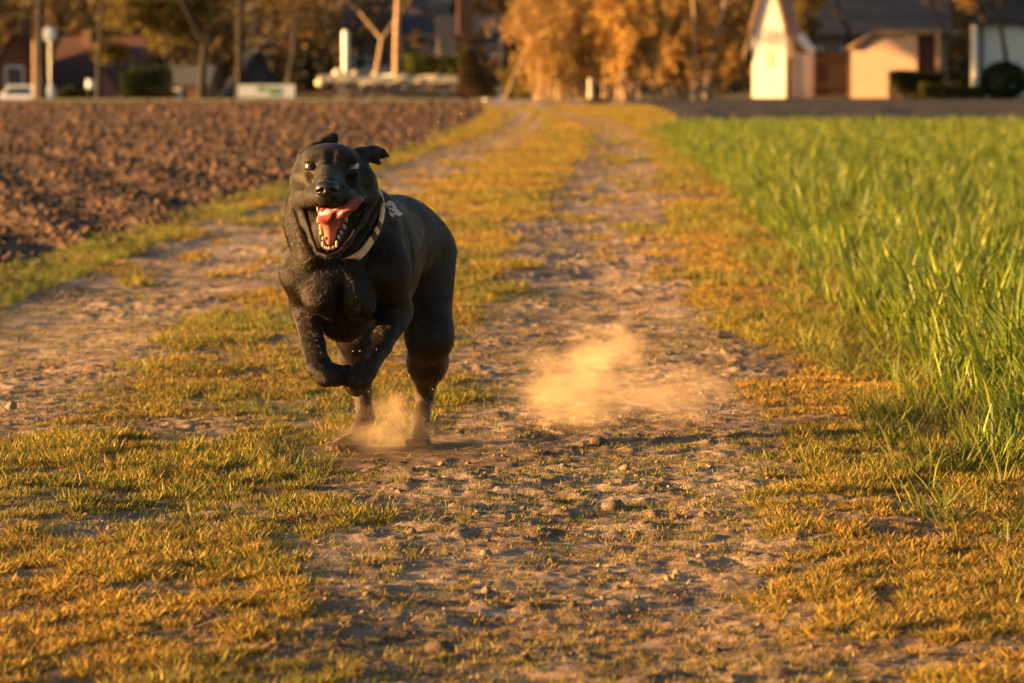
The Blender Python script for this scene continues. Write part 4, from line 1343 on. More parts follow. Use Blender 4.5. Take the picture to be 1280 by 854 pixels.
    def d_prim(pr, X, Y, Z):
        kind, dat, k, sub = pr
        if kind == "c":
            a, ra, b, rb = dat
            ba = b - a
            l2 = float(ba @ ba)
            t = np.clip(((X - a[0]) * ba[0] + (Y - a[1]) * ba[1] + (Z - a[2]) * ba[2]) / l2, 0, 1)
            return np.sqrt((X - a[0] - t * ba[0]) ** 2 + (Y - a[1] - t * ba[1]) ** 2 + (Z - a[2] - t * ba[2]) ** 2) - (ra + (rb - ra) * t)
        if kind == "p":                        # wedge with a polygonal outline, cut into the face from the front
            pg, yb, zt, sl = dat
            nxt = np.roll(pg, -1, axis=0)
            area = np.sum(pg[:, 0] * nxt[:, 1] - nxt[:, 0] * pg[:, 1])
            d = None
            for p, q in zip(pg, nxt):
                e = (q - p) / np.linalg.norm(q - p)
                n2 = np.array((e[1], -e[0])) * (1 if area > 0 else -1)
                dd = (X - p[0]) * n2[0] + (Z - p[1]) * n2[1] + (Y - 7.215) * 0.05
                d = dd if d is None else np.maximum(d, dd)
            return np.maximum(d, (Y - yb + sl * (zt - Z)) * 0.72)
        c, r, M = dat
        x, y, z = X - c[0], Y - c[1], Z - c[2]
        q = [(M[0, i] * x + M[1, i] * y + M[2, i] * z) for i in range(3)]
        k0 = np.sqrt(sum((q[i] / r[i]) ** 2 for i in range(3)))
        k1 = np.sqrt(sum((q[i] / (r[i] * r[i])) ** 2 for i in range(3))) + 1e-9
        return k0 * (k0 - 1.0) / k1

    def bbox(pr):
        kind, dat, k, sub = pr
        if kind == "c":
            a, ra, b, rb = dat
            r = max(ra, rb)
            return np.minimum(a, b) - r, np.maximum(a, b) + r
        if kind == "p":
            pg, yb, zt, sl = dat
            return np.array((pg[:, 0].min(), 6.98, pg[:, 1].min())) - 0.015, np.array((pg[:, 0].max(), yb, pg[:, 1].max())) + 0.015
        c, r, M = dat
        e = np.sqrt((M ** 2) @ (r ** 2))
        return c - e, c + e

    def combine(D, d, k, sub):
        if sub:
            d = -d
            h = np.clip(0.5 + 0.5 * (d - D) / k, 0, 1)
            return D + (d - D) * h + k * h * (1 - h)
        h = np.clip(0.5 + 0.5 * (D - d) / k, 0, 1)
        return D + (d - D) * h - k * h * (1 - h)

    def sdf(pts, plist):
        X, Y, Z = pts[:, 0], pts[:, 1], pts[:, 2]
        D = np.full(len(pts), 1.0)
        for pr in plist:
            D = combine(D, d_prim(pr, X, Y, Z), pr[2], pr[3])
        return D

    def polygonise(plist, gx, gy, gz, nbump=0.0):
        D = np.full((len(gx), len(gy), len(gz)), 0.3, dtype=np.float32)
        for pr in plist:
            lo, hi = bbox(pr)
            m = 0.02 + pr[2]
            i0, i1 = np.searchsorted(gx, (lo[0] - m, hi[0] + m))
            j0, j1 = np.searchsorted(gy, (lo[1] - m, hi[1] + m))
            k0, k1 = np.searchsorted(gz, (lo[2] - m, hi[2] + m))
            if i1 <= i0 or j1 <= j0 or k1 <= k0:
                continue
            d = d_prim(pr, gx[i0:i1, None, None], gy[None, j0:j1, None], gz[None, None, k0:k1])
            D[i0:i1, j0:j1, k0:k1] = combine(D[i0:i1, j0:j1, k0:k1], d, pr[2], pr[3])
        return surface_nets(D, gx, gy, gz)

    gx = np.arange(-0.50, -0.075, 0.0026)
    gz = np.concatenate([np.arange(-0.02, 0.41, 0.0045), np.arange(0.41, 0.68, 0.0024)])
    gy = np.concatenate([np.arange(6.98, 7.34, 0.0026), np.arange(7.34, 8.46, 0.006)])
    V, F = polygonise(prims, gx, gy, gz)
    # colour masks on the skin
    mouth = -sdf(V, [(p[0], p[1], 0.004, False) for p in prims[n_mouth:]])
    outer = sdf(V, prims[:n_before_carve])
    m_in = sstep(-0.0035, -0.0010, mouth) * sstep(-0.0015, -0.006, outer)
    lower = sstep(0.20, 0.05, V[:, 2])
    body = mesh_np("body", V, F, M_DOG, dog, smooth=True, attrs={"mouth": m_in, "dust": lower})

    # ---- short coat
    tri = np.concatenate([F[:, [0, 1, 2]], F[:, [0, 2, 3]]])
    a, b, c = V[tri[:, 0]], V[tri[:, 1]], V[tri[:, 2]]
    fn = np.cross(b - a, c - a)
    ar = np.linalg.norm(fn, axis=1) + 1e-12
    fn /= ar[:, None]
    r2 = np.random.default_rng(11)
    cen = (a + b + c) / 3
    w = ar * np.where(cen[:, 1] < 7.36, 2.2, 1.0) * np.where(fn[:, 1] > 0.75, 0.35, 1.0)
    NH = 230000
    pick = r2.choice(len(tri), NH, p=w / w.sum())
    u, v = r2.random(NH), r2.random(NH)
    fl = u + v > 1
    u[fl], v[fl] = 1 - u[fl], 1 - v[fl]
    p0 = a[pick] + (b[pick] - a[pick]) * u[:, None] + (c[pick] - a[pick]) * v[:, None]
    n0 = fn[pick]
    mm = m_in[tri[pick, 0]]
    nose_c = P(409, 236, 7.042)
    near_nose = np.linalg.norm((p0 - nose_c) / np.array((0.026, 0.026, 0.020)), axis=1) < 1
    near_eye = np.zeros(NH, bool)
    for e in eyes:
        near_eye |= np.linalg.norm((p0 - e) * np.array((1, 0.4, 1.4)), axis=1) < 0.0125
    inside_mouth = -sdf(p0, [(p[0], p[1], 0.004, False) for p in prims[n_mouth:]]) > -0.0025
    keep = (mm < 0.15) & ~near_nose & ~near_eye & ~inside_mouth
    p0, n0 = p0[keep], n0[keep]
    # direction the coat lies: back from the nose on the head, back and down on the trunk, down the legs
    hd = sstep(7.36, 7.26, p0[:, 1]) * sstep(0.44, 0.48, p0[:, 2])
    hc = P(411, 238, 7.02)
    f_head = p0 - hc
    f_head /= np.linalg.norm(f_head, axis=1)[:, None]
    f_head[:, 2] -= 0.25
    f_body = np.tile(np.array((0.05, 0.75, -0.65)), (len(p0), 1))
    leg = sstep(0.33, 0.26, p0[:, 2])[:, None]
    f_leg = np.tile(np.array((0.0, 0.1, -1.0)), (len(p0), 1))
    fl = f_body * (1 - leg) + f_leg * leg
    fl = fl * (1 - hd[:, None]) + f_head * hd[:, None]
    for fq, am in ((45.0, 0.55), (130.0, 0.50)):                 # the coat lies in locks
        for ax in range(3):
            fl[:, ax] += am * (vnoise(p0[:, 0] * fq + p0[:, 1] * fq * 0.6 + ax * 31, p0[:, 2] * fq + p0[:, 1] * fq * 0.5, 7 + ax) - 0.5) * (1 - 0.45 * hd)
    fl += r2.normal(0, 0.07, fl.shape)
    fl -= n0 * np.sum(fl * n0, axis=1)[:, None]
    fl /= np.linalg.norm(fl, axis=1)[:, None] + 1e-9
    L = (0.0072 - 0.0042 * hd) * r2.uniform(0.6, 1.25, len(p0))
    neckm = sstep(0.40, 0.47, p0[:, 2]) * sstep(7.24, 7.29, p0[:, 1]) * sstep(7.55, 7.40, p0[:, 1])
    L *= 1 + 0.6 * neckm
    ear = (p0[:, 1] > 7.252) & (p0[:, 1] < 7.33) & ((p0[:, 2] > P(0, 184, 7.28)[2]) | ((p0[:, 0] > P(459, 0, 7.26)[0]) & (p0[:, 2] > P(0, 203, 7.26)[2])))
    L = np.where(ear, 0.0016, L)
    lift = r2.uniform(0.08, 0.30, len(p0))
    p1 = p0 + fl * (L * 0.5)[:, None] + n0 * (L * 0.5 * lift * 1.3)[:, None]
    p2 = p0 + fl * L[:, None] + n0 * (L * lift * 0.75)[:, None]
    pts = np.stack([p0 - n0 * 0.0006, p1, p2], axis=1).reshape(-1, 3).astype(np.float32)
    hc_ = bpy.data.hair_curves.new("coat")
    hc_.add_curves([3] * len(p0))
    hc_.position_data.foreach_set("vector", pts.ravel()) if hasattr(hc_, "position_data") else hc_.attributes["position"].data.foreach_set("vector", pts.ravel())
    rad = hc_.attributes.get("radius") or hc_.attributes.new("radius", 'FLOAT', 'POINT')
    rad.data.foreach_set("value", np.tile(np.array((0.00024, 0.00018, 0.00004), np.float32), len(p0)))
    dv = hc_.attributes.new("dust", 'FLOAT', 'POINT')
    dv.data.foreach_set("value", np.repeat(sstep(0.22, 0.06, p0[:, 2]), 3).astype(np.float32))
    hc_.materials.append(M_COAT)
    coat = bpy.data.objects.new("coat", hc_)
    COL.objects.link(coat)
    coat.parent = dog
    coat.matrix_parent_inverse = parent_matrix(dog).inverted()

    # ---- nose leather with nostrils
    keep_prims = list(prims)
    prims.clear()
    ell(P(408.8, 233.5, 7.040), (0.0205, 0.0175, 0.0120), 0.01)
    ell(P(408.8, 240.5, 7.042), (0.0145, 0.0155, 0.0105), 0.012)
    for s in (-1, 1):
        ell(P(408.8 + s * 8.0, 237.0, 7.038), (0.0085, 0.0120, 0.0085), 0.006)
    for s in (-1, 1):
        ell(P(408.8 + s * 6.0, 238.0, 7.022), (0.0042, 0.0090, 0.0036), 0.003, rot=(0, s * 0.5, 0), sub=True)
        ell(P(408.8 + s * 10.5, 239.0, 7.028), (0.0050, 0.0080, 0.0016), 0.003, rot=(0, s * 0.3, 0), sub=True)
    c = P(408.8, 237, 7.040)
    g = [np.arange(c[i] - 0.034, c[i] + 0.034, 0.0011) for i in range(3)]
    Vn, Fn = polygonise(prims, *g)
    mesh_np("nose", Vn, Fn, M_NOSE, dog, smooth=True)
    # ---- tongue, licking up over the lip
    prims.clear()
    chain([(P(402.5, 274, 7.135), 0.0085), (P(407, 268, 7.115), 0.0125), (P(417, 266, 7.105), 0.0150), (P(429, 263, 7.092), 0.0120),
           (P(440, 256, 7.082), 0.0090), (P(449.5, 249.5, 7.076), 0.0070)], 0.010)
    chain([(P(411, 270, 7.13), 0.0135), (P(413, 284, 7.145), 0.0120), (P(412.5, 297, 7.145), 0.0080), (P(411.5, 304, 7.142), 0.0040)], 0.010)
    chain([(P(417, 270, 7.14), 0.016), (P(420, 275, 7.22), 0.018)], 0.010)
    chain([(P(411, 285, 7.118), 0.0028), (P(421, 266, 7.080), 0.0028), (P(444, 252.5, 7.068), 0.002)], 0.006, True)   # middle groove
    c = P(424, 272, 7.145)
    g = [np.arange(c[0] - 0.052, c[0] + 0.052, 0.0014), np.arange(7.05, 7.25, 0.0020), np.arange(c[2] - 0.062, c[2] + 0.056, 0.0014)]
    Vt, Ft = polygonise(prims, *g)
    under = sstep(P(411, 276, 7.13)[2], P(411, 290, 7.13)[2], Vt[:, 2])
    mesh_np("tongue", Vt, Ft, M_TONGUE, dog, smooth=True, attrs={"under": under})
    prims.clear()
    prims.extend(keep_prims)

    # ---- teeth: each one a blunt tapered crown
    def tooth(px, py, Y, w, h, point=0.5, tilt=0.0):
        b0 = P(px, py, Y)
        Vv, Ff = [], []
        n = 8
        prof = ((0.80, -0.55), (1.0, -0.2), (0.92, 0.1), (0.72, 0.32), (point, 0.46))
        for r, z in prof:
            for i in range(n):
                t = 2 * math.pi * i / n
                x, y, zz = r * w / 2 * math.cos(t), r * w / 2.4 * math.sin(t), z * h
                Vv.append((b0[0] + x * math.cos(tilt) + zz * math.sin(tilt), b0[1] + y - 0.25 * zz, b0[2] - x * math.sin(tilt) + zz * math.cos(tilt)))
        for k in range(len(prof) - 1):
            for i in range(n):
                Ff.append((k * n + i, k * n + (i + 1) % n, (k + 1) * n + (i + 1) % n, (k + 1) * n + i))
        Ff.append(tuple((len(prof) - 1) * n + i for i in range(n)))
        mesh_np("tooth", Vv, Ff, M_TOOTH, dog, smooth=True)

    for px, py, Y, w, h, pt, ti in (
        (398.5, 273.5, 7.165, 0.0080, 0.0150, 0.55, 0.10), (400.5, 283.5, 7.155, 0.0070, 0.0115, 0.5, 0.10), (402.0, 291.0, 7.147, 0.0060, 0.0090, 0.45, 0.10),
        (404.2, 297.0, 7.140, 0.0055, 0.0080, 0.45, 0.15), (403.8, 305.0, 7.128, 0.0062, 0.0120, 0.20, 0.05),
        (431.6, 272.5, 7.165, 0.0085, 0.0165, 0.55, -0.12), (429.3, 283.5, 7.155, 0.0075, 0.0120, 0.5, -0.12), (426.0, 290.5, 7.147, 0.0062, 0.0095, 0.45, -0.15),
        (423.0, 297.0, 7.140, 0.0055, 0.0085, 0.45, -0.20), (420.4, 304.0, 7.128, 0.0072, 0.0140, 0.22, -0.10),
        (406.6, 309.0, 7.122, 0.0042, 0.0062, 0.6, 0.05), (409.2, 310.3, 7.119, 0.0040, 0.0060, 0.6, 0.0), (411.9, 310.5, 7.118, 0.0040, 0.0060, 0.6, 0.0),
        (414.6, 310.0, 7.119, 0.0040, 0.0060, 0.6, -0.03), (417.2, 308.8, 7.122, 0.0042, 0.0062, 0.6, -0.06),
    ):
        tooth(px + r2.normal(0, 0.35), py + r2.normal(0, 0.5), Y + r2.normal(0, 0.002), w * r2.uniform(0.78, 1.12), h * r2.uniform(0.75, 1.1), pt, ti + r2.normal(0, 0.10))
    for px, py, Y, w, h in ((397.5, 261, 7.10, 0.0065, 0.012), (424.0, 259.5, 7.10, 0.0065, 0.012)):   # upper canines point down
        b0 = P(px, py, Y)
        Vv = [(b0[0] + w / 2 * math.cos(t), b0[1] + w / 2.4 * math.sin(t), b0[2] + 0.004) for t in np.linspace(0, 2 * math.pi, 8, endpoint=False)]
        Vv += [(b0[0] + w / 3.2 * math.cos(t), b0[1] + w / 4 * math.sin(t), b0[2] - h * 0.35) for t in np.linspace(0, 2 * math.pi, 8, endpoint=False)]
        Vv.append((b0[0], b0[1], b0[2] - h * 0.75))
        Ff = [(i, (i + 1) % 8, 8 + (i + 1) % 8, 8 + i) for i in range(8)] + [(8 + i, 8 + (i + 1) % 8, 16) for i in range(8)]
        mesh_np("tooth", Vv, Ff, M_TOOTH, dog, smooth=True)

    # the ball lies just under the skin, seen through the lid opening
    eye_c = []
    for e in eyes:
        s = np.linspace(-0.03, 0.04, 281)
        vals = sdf(e[None, :] + np.array((0, 1.0, 0))[None, :] * s[:, None], keep_prims[:n_before_carve])
        eye_c.append(e + np.array((0, s[np.argmax(vals < 0)] + 0.0128, 0)))
    # ---- eyes: ball with iris and pupil looking up
    for i, e in enumerate(eyes):
        rr = 0.0115
        ce = eye_c[i]
        gaze = np.array((-0.30, -0.75, 0.62)) if i else np.array((0.05, -0.97, 0.16))
        gaze /= np.linalg.norm(gaze)
        Vv, Ff = [], []
        nu, nv = 24, 16
        for j in range(nv + 1):
            th = math.pi * j / nv
            for k in range(nu):
                ph = 2 * math.pi * k / nu
                Vv.append((math.sin(th) * math.cos(ph), math.sin(th) * math.sin(ph), math.cos(th)))
        for j in range(nv):
            for k in range(nu):
                Ff.append((j * nu + k, (j + 1) * nu + k, (j + 1) * nu + (k + 1) % nu, j * nu + (k + 1) % nu))
        Vv = np.array(Vv)
        zq = Vector(gaze).to_track_quat('Z', 'Y').to_matrix()
        W = (np.array(zq) @ Vv.T).T * rr + ce
        mesh_np("eye", W, np.array(Ff), M_EYE, dog, smooth=True, attrs={"ang": np.arccos(np.clip(Vv[:, 2], -1, 1))})

    # ---- whiskers
    Vv, Ff = [], []
    for k in range(22):
        s = -1 if k % 2 else 1
        p = P(410 + s * r2.uniform(12, 22), r2.uniform(241, 254), 7.095)
        d = np.array((s * r2.uniform(0.6, 1.0), -0.25 + r2.uniform(-0.2, 0.3), r2.uniform(-0.5, 0.15)))
        d /= np.linalg.norm(d)
        Lw = r2.uniform(0.02, 0.04)
        o = len(Vv)
        for t in (0, 0.5, 1.0):
            q = p + d * Lw * t + np.array((0, 0.01 * t * t, -0.006 * t * t))
            r = 0.00022 * (1 - t * 0.8)
            for an in (0, 2.09, 4.19):
                Vv.append(q + np.array((0, math.cos(an), math.sin(an))) * r)
        for t in (0, 1):
            for i in range(3):
                Ff.append((o + t * 3 + i, o + t * 3 + (i + 1) % 3, o + t * 3 + 3 + (i + 1) % 3, o + t * 3 + 3 + i))
    wk = mesh_np("whiskers", Vv, Ff, M_NOSE, dog)
    wk["kind"] = "stuff"

    # ---- collar: a flat leather band fitted round the neck
    cc = P(418, 262, 7.345)
    nrm = np.array((0.02, -0.86, 0.50)); nrm /= np.linalg.norm(nrm)
    ux = np.cross(nrm, (0, 0, 1.0)); ux /= np.linalg.norm(ux)
    uz = np.cross(ux, nrm)
    body_only = [p for p in prims[:N_RUFF]]
    NA = 96
    HW = 0.0085

    def fit(off):
        ring = []
        for k in range(NA):
            t = 2 * math.pi * k / NA
            d = ux * math.cos(t) + uz * math.sin(t)
            q = np.linspace(0.03, 0.15, 241)
            vals = sdf((cc + nrm * off)[None, :] + d[None, :] * q[:, None], body_only)
            ring.append(q[np.argmax(vals > 0)] if vals.max() > 0 else 0.12)
        ring = np.array(ring)
        ring = np.minimum(ring, np.median(ring) * 1.2)
        for _ in range(5):
            ring = (np.roll(ring, 1) + ring * 2 + np.roll(ring, -1)) / 4
        return ring + 0.0045
    r_front, r_back = fit(HW), fit(-HW)
    under = np.array([sstep(-0.15, -0.6, (ux * math.cos(2 * math.pi * k / NA) + uz * math.sin(2 * math.pi * k / NA))[0]) for k in range(NA)])
    r_front, r_back = r_front - 0.016 * under, r_back - 0.016 * under      # on the sun side the strap sinks under loose skin
    ring = (r_front + r_back) / 2
    slope = (r_front - r_back) / (2 * HW)

    def band(k0, k1, name, m, hw, th, lift=0.0, parent=dog):
        Vv, Ff = [], []
        n = k1 - k0 + 1
        full = (k1 - k0) >= NA
        if full:
            n = NA
        for q in range(n):
            k = (k0 + q) % NA
            t = 2 * math.pi * k / NA
            d = ux * math.cos(t) + uz * math.sin(t)
            al = nrm + d * slope[k]; al /= np.linalg.norm(al)
            ou = d - nrm * slope[k]; ou /= np.linalg.norm(ou)
            c0 = cc + d * ring[k] + ou * lift
            for (aa, bb) in ((-hw, 0), (-hw * 0.85, th), (hw * 0.85, th), (hw, 0)):
                Vv.append(c0 + al * aa + ou * bb)
        for q in range(n if full else n - 1):
            for i in range(4):
                a0 = q * 4 + i; a1 = q * 4 + (i + 1) % 4
                b0 = ((q + 1) % n) * 4 + i; b1 = ((q + 1) % n) * 4 + (i + 1) % 4
                Ff.append((a0, a1, b1, b0))
        if not full:
            Ff += [(0, 1, 2, 3), tuple((n - 1) * 4 + i for i in (3, 2, 1, 0))]
        return mesh_np(name, Vv, Ff, m, parent, smooth=False)
    TH = 0.0028

    strap = band(0, NA, "collar", M_LEATHER, HW, TH)
    # the side of the ring seen in the picture: towards +x; keepers of dark leather and a metal buckle
    def k_at(deg):
        return int(round(deg / 360 * NA)) % NA
    sgn = 1 if ux[0] > 0 else -1
    def kdeg(deg):                                                     # 0 = picture right, negative = below
        return k_at(deg if sgn > 0 else 180 - deg)
    for dg in (-18, -33):
        k = kdeg(dg)
        band(k, k + 2, "collar_keeper", M_STRAPDARK, HW * 1.2, 0.0026, 0.0014, strap)
    # ---- name tag: a pale metal plate with a dark swirl, thrown out sideways on its ring
    k = kdeg(2)
    t = 2 * math.pi * k / NA
    d = ux * math.cos(t) + uz * math.sin(t)
    tb = cc + d * (ring[k] + 0.006) + np.array((0, -0.006, 0))
    outline = [(0, 0.004), (0.006, 0.009), (0.012, 0.006), (0.016, -0.002), (0.0245, -0.0105), (0.020, -0.0135), (0.0125, -0.0105), (0.0115, -0.0155), (0.007, -0.0125), (0.004, -0.004)]
    outline = [(x * 1.35, z * 1.35) for x, z in outline]
    Vv = [tb + np.array((x, -0.0012 - x * 0.15, z)) for x, z in outline] + [tb + np.array((x, 0.0006 - x * 0.15, z)) for x, z in outline]
    n = len(outline)
    Ff = [tuple(range(n)), tuple(range(2 * n - 1, n - 1, -1))] + [(i, n + i, n + (i + 1) % n, (i + 1) % n) for i in range(n)]
    tagm = mesh_np("name_tag", Vv, Ff, M_TAG, dog)
    def little_ring(cx, cz, r, wd, a0, a1, name, m, yoff):
        Vv, Ff = [], []
        nn = 14
        for i in range(nn + 1):
            an = a0 + (a1 - a0) * i / nn
            for rr in (r - wd, r + wd):
                for yy in (yoff, yoff - 0.0008):
                    Vv.append(tb + np.array((cx + rr * math.cos(an), yy - (cx + rr * math.cos(an)) * 0.15, cz + rr * math.sin(an))))
        for i in range(nn):
            q = i * 4
            for (e0, e1) in ((0, 1), (1, 3), (3, 2), (2, 0)):
                Ff.append((q + e0, q + e1, q + 4 + e1, q + 4 + e0))
        return mesh_np(name, Vv, Ff, m, tagm)
    little_ring(0.009, -0.0035, 0.0042, 0.0011, 0.4, 5.4, "swirl", M_STRAPDARK, -0.0014)
    little_ring(0.0135, -0.008, 0.0032, 0.0009, 2.4, 6.4, "swirl", M_STRAPDARK, -0.0014)
    little_ring(-0.001, 0.005, 0.0045, 0.0008, 0, 6.283, "split_ring", M_METAL, 0.0)
    return dog


def surface_nets(D, gx, gy, gz):
    """Quads on the zero level of D sampled at the grid gx x gy x gz (spacing may vary)."""
    S = D < 0
    nx, ny, nz = D.shape
    cnt = np.zeros((nx - 1, ny - 1, nz - 1), np.uint8)
    for i in (0, 1):
        for j in (0, 1):
            for k in (0, 1):
                cnt += S[i:nx - 1 + i, j:ny - 1 + j, k:nz - 1 + k]
    act = (cnt > 0) & (cnt < 8)
    ci, cj, ck = np.nonzero(act)
    idx = np.full(act.shape, -1, np.int32)
    idx[ci, cj, ck] = np.arange(len(ci))
    acc = np.zeros((len(ci), 3))
    num = np.zeros(len(ci))
    corners = [(i, j, k) for i in (0, 1) for j in (0, 1) for k in (0, 1)]
    for c0 in corners:
        for ax in range(3):
            if c0[ax]:
                continue
            c1 = list(c0); c1[ax] = 1
            d0 = D[ci + c0[0], cj + c0[1], ck + c0[2]].astype(np.float64)
            d1 = D[ci + c1[0], cj + c1[1], ck + c1[2]].astype(np.float64)
            cross = (d0 < 0) != (d1 < 0)
            t = np.where(cross, d0 / np.where(cross, d0 - d1, 1.0), 0.0)
            p = np.empty((len(ci), 3))
            p[:, 0] = c0[0]; p[:, 1] = c0[1]; p[:, 2] = c0[2]
            p[:, ax] += t
            acc += p * cross[:, None]
            num += cross
    loc = acc / num[:, None]
    V = np.empty((len(ci), 3))
    V[:, 0] = gx[ci] + loc[:, 0] * (gx[ci + 1] - gx[ci])
    V[:, 1] = gy[cj] + loc[:, 1] * (gy[cj + 1] - gy[cj])
    V[:, 2] = gz[ck] + loc[:, 2] * (gz[ck + 1] - gz[ck])
    quads = []
    for ax in range(3):
        o1, o2 = [(1, 2), (2, 0), (0, 1)][ax]
        sl0 = [slice(None)] * 3; sl1 = [slice(None)] * 3
        sl0[ax] = slice(0, -1); sl1[ax] = slice(1, None)
        a, b = S[tuple(sl0)], S[tuple(sl1)]
        e = np.nonzero(a != b)
        e = [x for x in e]
        ok = (e[o1] > 0) & (e[o2] > 0) & (e[o1] < D.shape[o1] - 1) & (e[o2] < D.shape[o2] - 1)
        e = [x[ok] for x in e]
        ins = S[e[0], e[1], e[2]]
        def cell(d1, d2):
            c = [e[0].copy(), e[1].copy(), e[2].copy()]
            c[o1] = c[o1] - d1; c[o2] = c[o2] - d2
            return idx[c[0], c[1], c[2]]
        q = np.stack([cell(1, 1), cell(0, 1), cell(0, 0), cell(1, 0)], axis=1)
        q = np.where(ins[:, None], q, q[:, ::-1])
        quads.append(q)
    F = np.concatenate(quads)
    F = F[(F >= 0).all(axis=1)]
    # two light smoothing passes that keep the volume
    return V, F


# ---- dog materials
def _dog_mats():
    global M_DOG, M_COAT, M_NOSE, M_TONGUE, M_TOOTH, M_EYE, M_LEATHER, M_STRAPDARK, M_TAG, M_METAL
    m = NT("dog_skin")
    f = m.noise(60, 4, 0.6, m.obj())
    base = m.ramp(f, [(0.3, (0.008, 0.006, 0.005)), (0.7, (0.020, 0.014, 0.009))])
    c = m.mix(m.math('MULTIPLY', m.attr("dust", "Fac"), 0.6), base, (0.07, 0.040, 0.02))
    c = m.mix(m.attr("mouth", "Fac"), c, (0.035, 0.009, 0.009))
    m.color(c); m.rough(0.6); m.b.inputs['Specular IOR Level'].default_value = 0.2
    m.bump(m.noise(420, 3, 0.6, m.obj()), 0.25, 0.002)
    M_DOG = m.m

    m = NT("dog_coat")
    m.t.nodes.remove(m.b)
    h = m.n("ShaderNodeBsdfHairPrincipled", parametrization='COLOR')
    cc = m.mix(m.math('MULTIPLY', m.attr("dust", "Fac"), 0.75), (0.003, 0.002, 0.002), (0.10, 0.055, 0.025))
    m.l(cc, h.inputs["Color"])
    h.inputs["Roughness"].default_value = 0.16
    h.inputs["Radial Roughness"].default_value = 0.3
    h.inputs["Random Roughness"].default_value = 0.3
    h.inputs["IOR"].default_value = 1.46
    df = m.n("ShaderNodeBsdfDiffuse")
    m.l(m.mix(m.math('MULTIPLY', m.attr("dust", "Fac"), 0.75), (0.100, 0.063, 0.029), (0.24, 0.135, 0.065)), df.inputs["Color"])
    mx = m.n("ShaderNodeMixShader"); mx.inputs[0].default_value = 0.25
    m.l(h.outputs[0], mx.inputs[1]); m.l(df.outputs[0], mx.inputs[2])
    m.l(mx.outputs[0], m.out.inputs["Surface"])
    M_COAT = m.m

    m = NT("dog_nose"); m.color((0.007, 0.006, 0.006)); m.rough(0.42)
    v = m.n("ShaderNodeTexVoronoi"); v.inputs["Scale"].default_value = 900; m.l(m.obj(), v.inputs["Vector"])
    m.bump(v.outputs["Distance"], 0.35, 0.0006)
    M_NOSE = m.m

    m = NT("dog_tongue")
    f = m.noise(160, 4, 0.6, m.obj())
    top = m.ramp(f, [(0.3, (0.40, 0.085, 0.055)), (0.7, (0.58, 0.16, 0.095))])
    m.color(m.mix(m.attr("under", "Fac"), (0.20, 0.045, 0.05), top))
    m.rough(0.38)
    m.b.inputs["Subsurface Weight"].default_value = 0.15
    m.b.inputs["Subsurface Radius"].default_value = (0.01, 0.004, 0.003)
    m.b.inputs["Subsurface Scale"].default_value = 0.4
    m.bump(m.noise(700, 3, 0.6, m.obj()), 0.4, 0.001)
    M_TONGUE = m.m

    M_TOOTH = mat_simple("tooth_enamel", (0.40, 0.31, 0.20), 0.35, 200, 0.18)
    m = NT("dog_eye")
    m.color(m.ramp(m.math('DIVIDE', m.attr("ang", "Fac"), 1.6),
                   [(0.0, (0.004, 0.003, 0.003)), (0.17, (0.005, 0.004, 0.003)), (0.20, (0.045, 0.018, 0.008)), (0.38, (0.06, 0.028, 0.012)), (0.50, (0.012, 0.008, 0.006)), (0.55, (0.40, 0.37, 0.37)), (1.0, (0.36, 0.30, 0.30))]))
    m.rough(0.06); M_EYE = m.m
    m = NT("collar_leather")
    f = m.noise(90, 5, 0.6, m.obj())
    m.color(m.ramp(f, [(0.3, (0.58, 0.33, 0.15)), (0.7, (0.76, 0.48, 0.25))])); m.rough(0.55)
    m.bump(m.noise(800, 3, 0.6, m.obj()), 0.3, 0.0008)
    M_LEATHER = m.m
    M_STRAPDARK = mat_simple("dark_strap", (0.018, 0.014, 0.012), 0.5, 120)
    M_TAG = mat_simple("tag_enamel", (0.78, 0.78, 0.80), 0.3, 90, 0.08, metal=0.15)
    M_METAL = mat_simple("steel_ring", (0.6, 0.6, 0.62), 0.25, 90, 0.1, metal=1.0)


_dog_mats()
DOG = make_dog()
# ================================================================== small things near the camera
r = np.random.default_rng(99)
M_STONE = mat_simple("track_stone", (0.135, 0.092, 0.062), 0.85, 45, 0.25, 0.5)
M_CLODM = mat_simple("dry_clod", (0.11, 0.068, 0.042), 0.95, 60, 0.25, 0.7)


def track_stone(name, px, py, s, label, cat, mat, group=None, seed=0):
    q = G(px, py); rr = np.random.default_rng(seed)
    V, F, _ = lump(rr, 14, 10, 0.0)
    n = fbm(V[:, 0] * 1.7 + seed, V[:, 1] * 1.7 + V[:, 2], seed, 3) - 0.5
    V = V * (1 + 0.75 * n[:, None]) * s * np.array((1.0, 0.85, 0.95))
    V[:, 2] = np.maximum(V[:, 2], -0.25 * s)
    z = ground_at(q[0], q[1])
    V = V + np.array((q[0], q[1], z + 0.10 * s))
    o = mesh_np(name, V, F, mat, smooth=False)
    tag(o, label, cat, group)


track_stone("stone", 766, 640, 0.021, "biggest brown stone lying by itself on the bare track", "stone", M_STONE, None, 3)
track_stone("clod", 748, 561, 0.019, "dark clod of earth just below the dust puff", "clod", M_CLODM, None, 4)
track_stone("clod", 549, 812, 0.019, "dark clod of earth low in front at the track centre", "clod", M_CLODM, None, 5)
track_stone("stone", 801, 303, 0.030, "orange brown stone on the far track beyond the dust puff", "stone", M_STONE, None, 6)
track_stone("stone", 772, 740, 0.008, "upright pebble low on the right of the bare track", "stone", M_STONE, None, 7)
for k, (px, py) in enumerate(((612, 735), (690, 706), (705, 590), (655, 640), (840, 690), (560, 700), (742, 790), (480, 742), (818, 622), (628, 600), (880, 655), (735, 672), (800, 760), (520, 640), (596, 676))):
    track_stone("pebble", px, py, r.uniform(0.005, 0.009), "small brown pebble lying on the bare soil of the track", "pebble", M_STONE, "pebbles on the track", 20 + k)

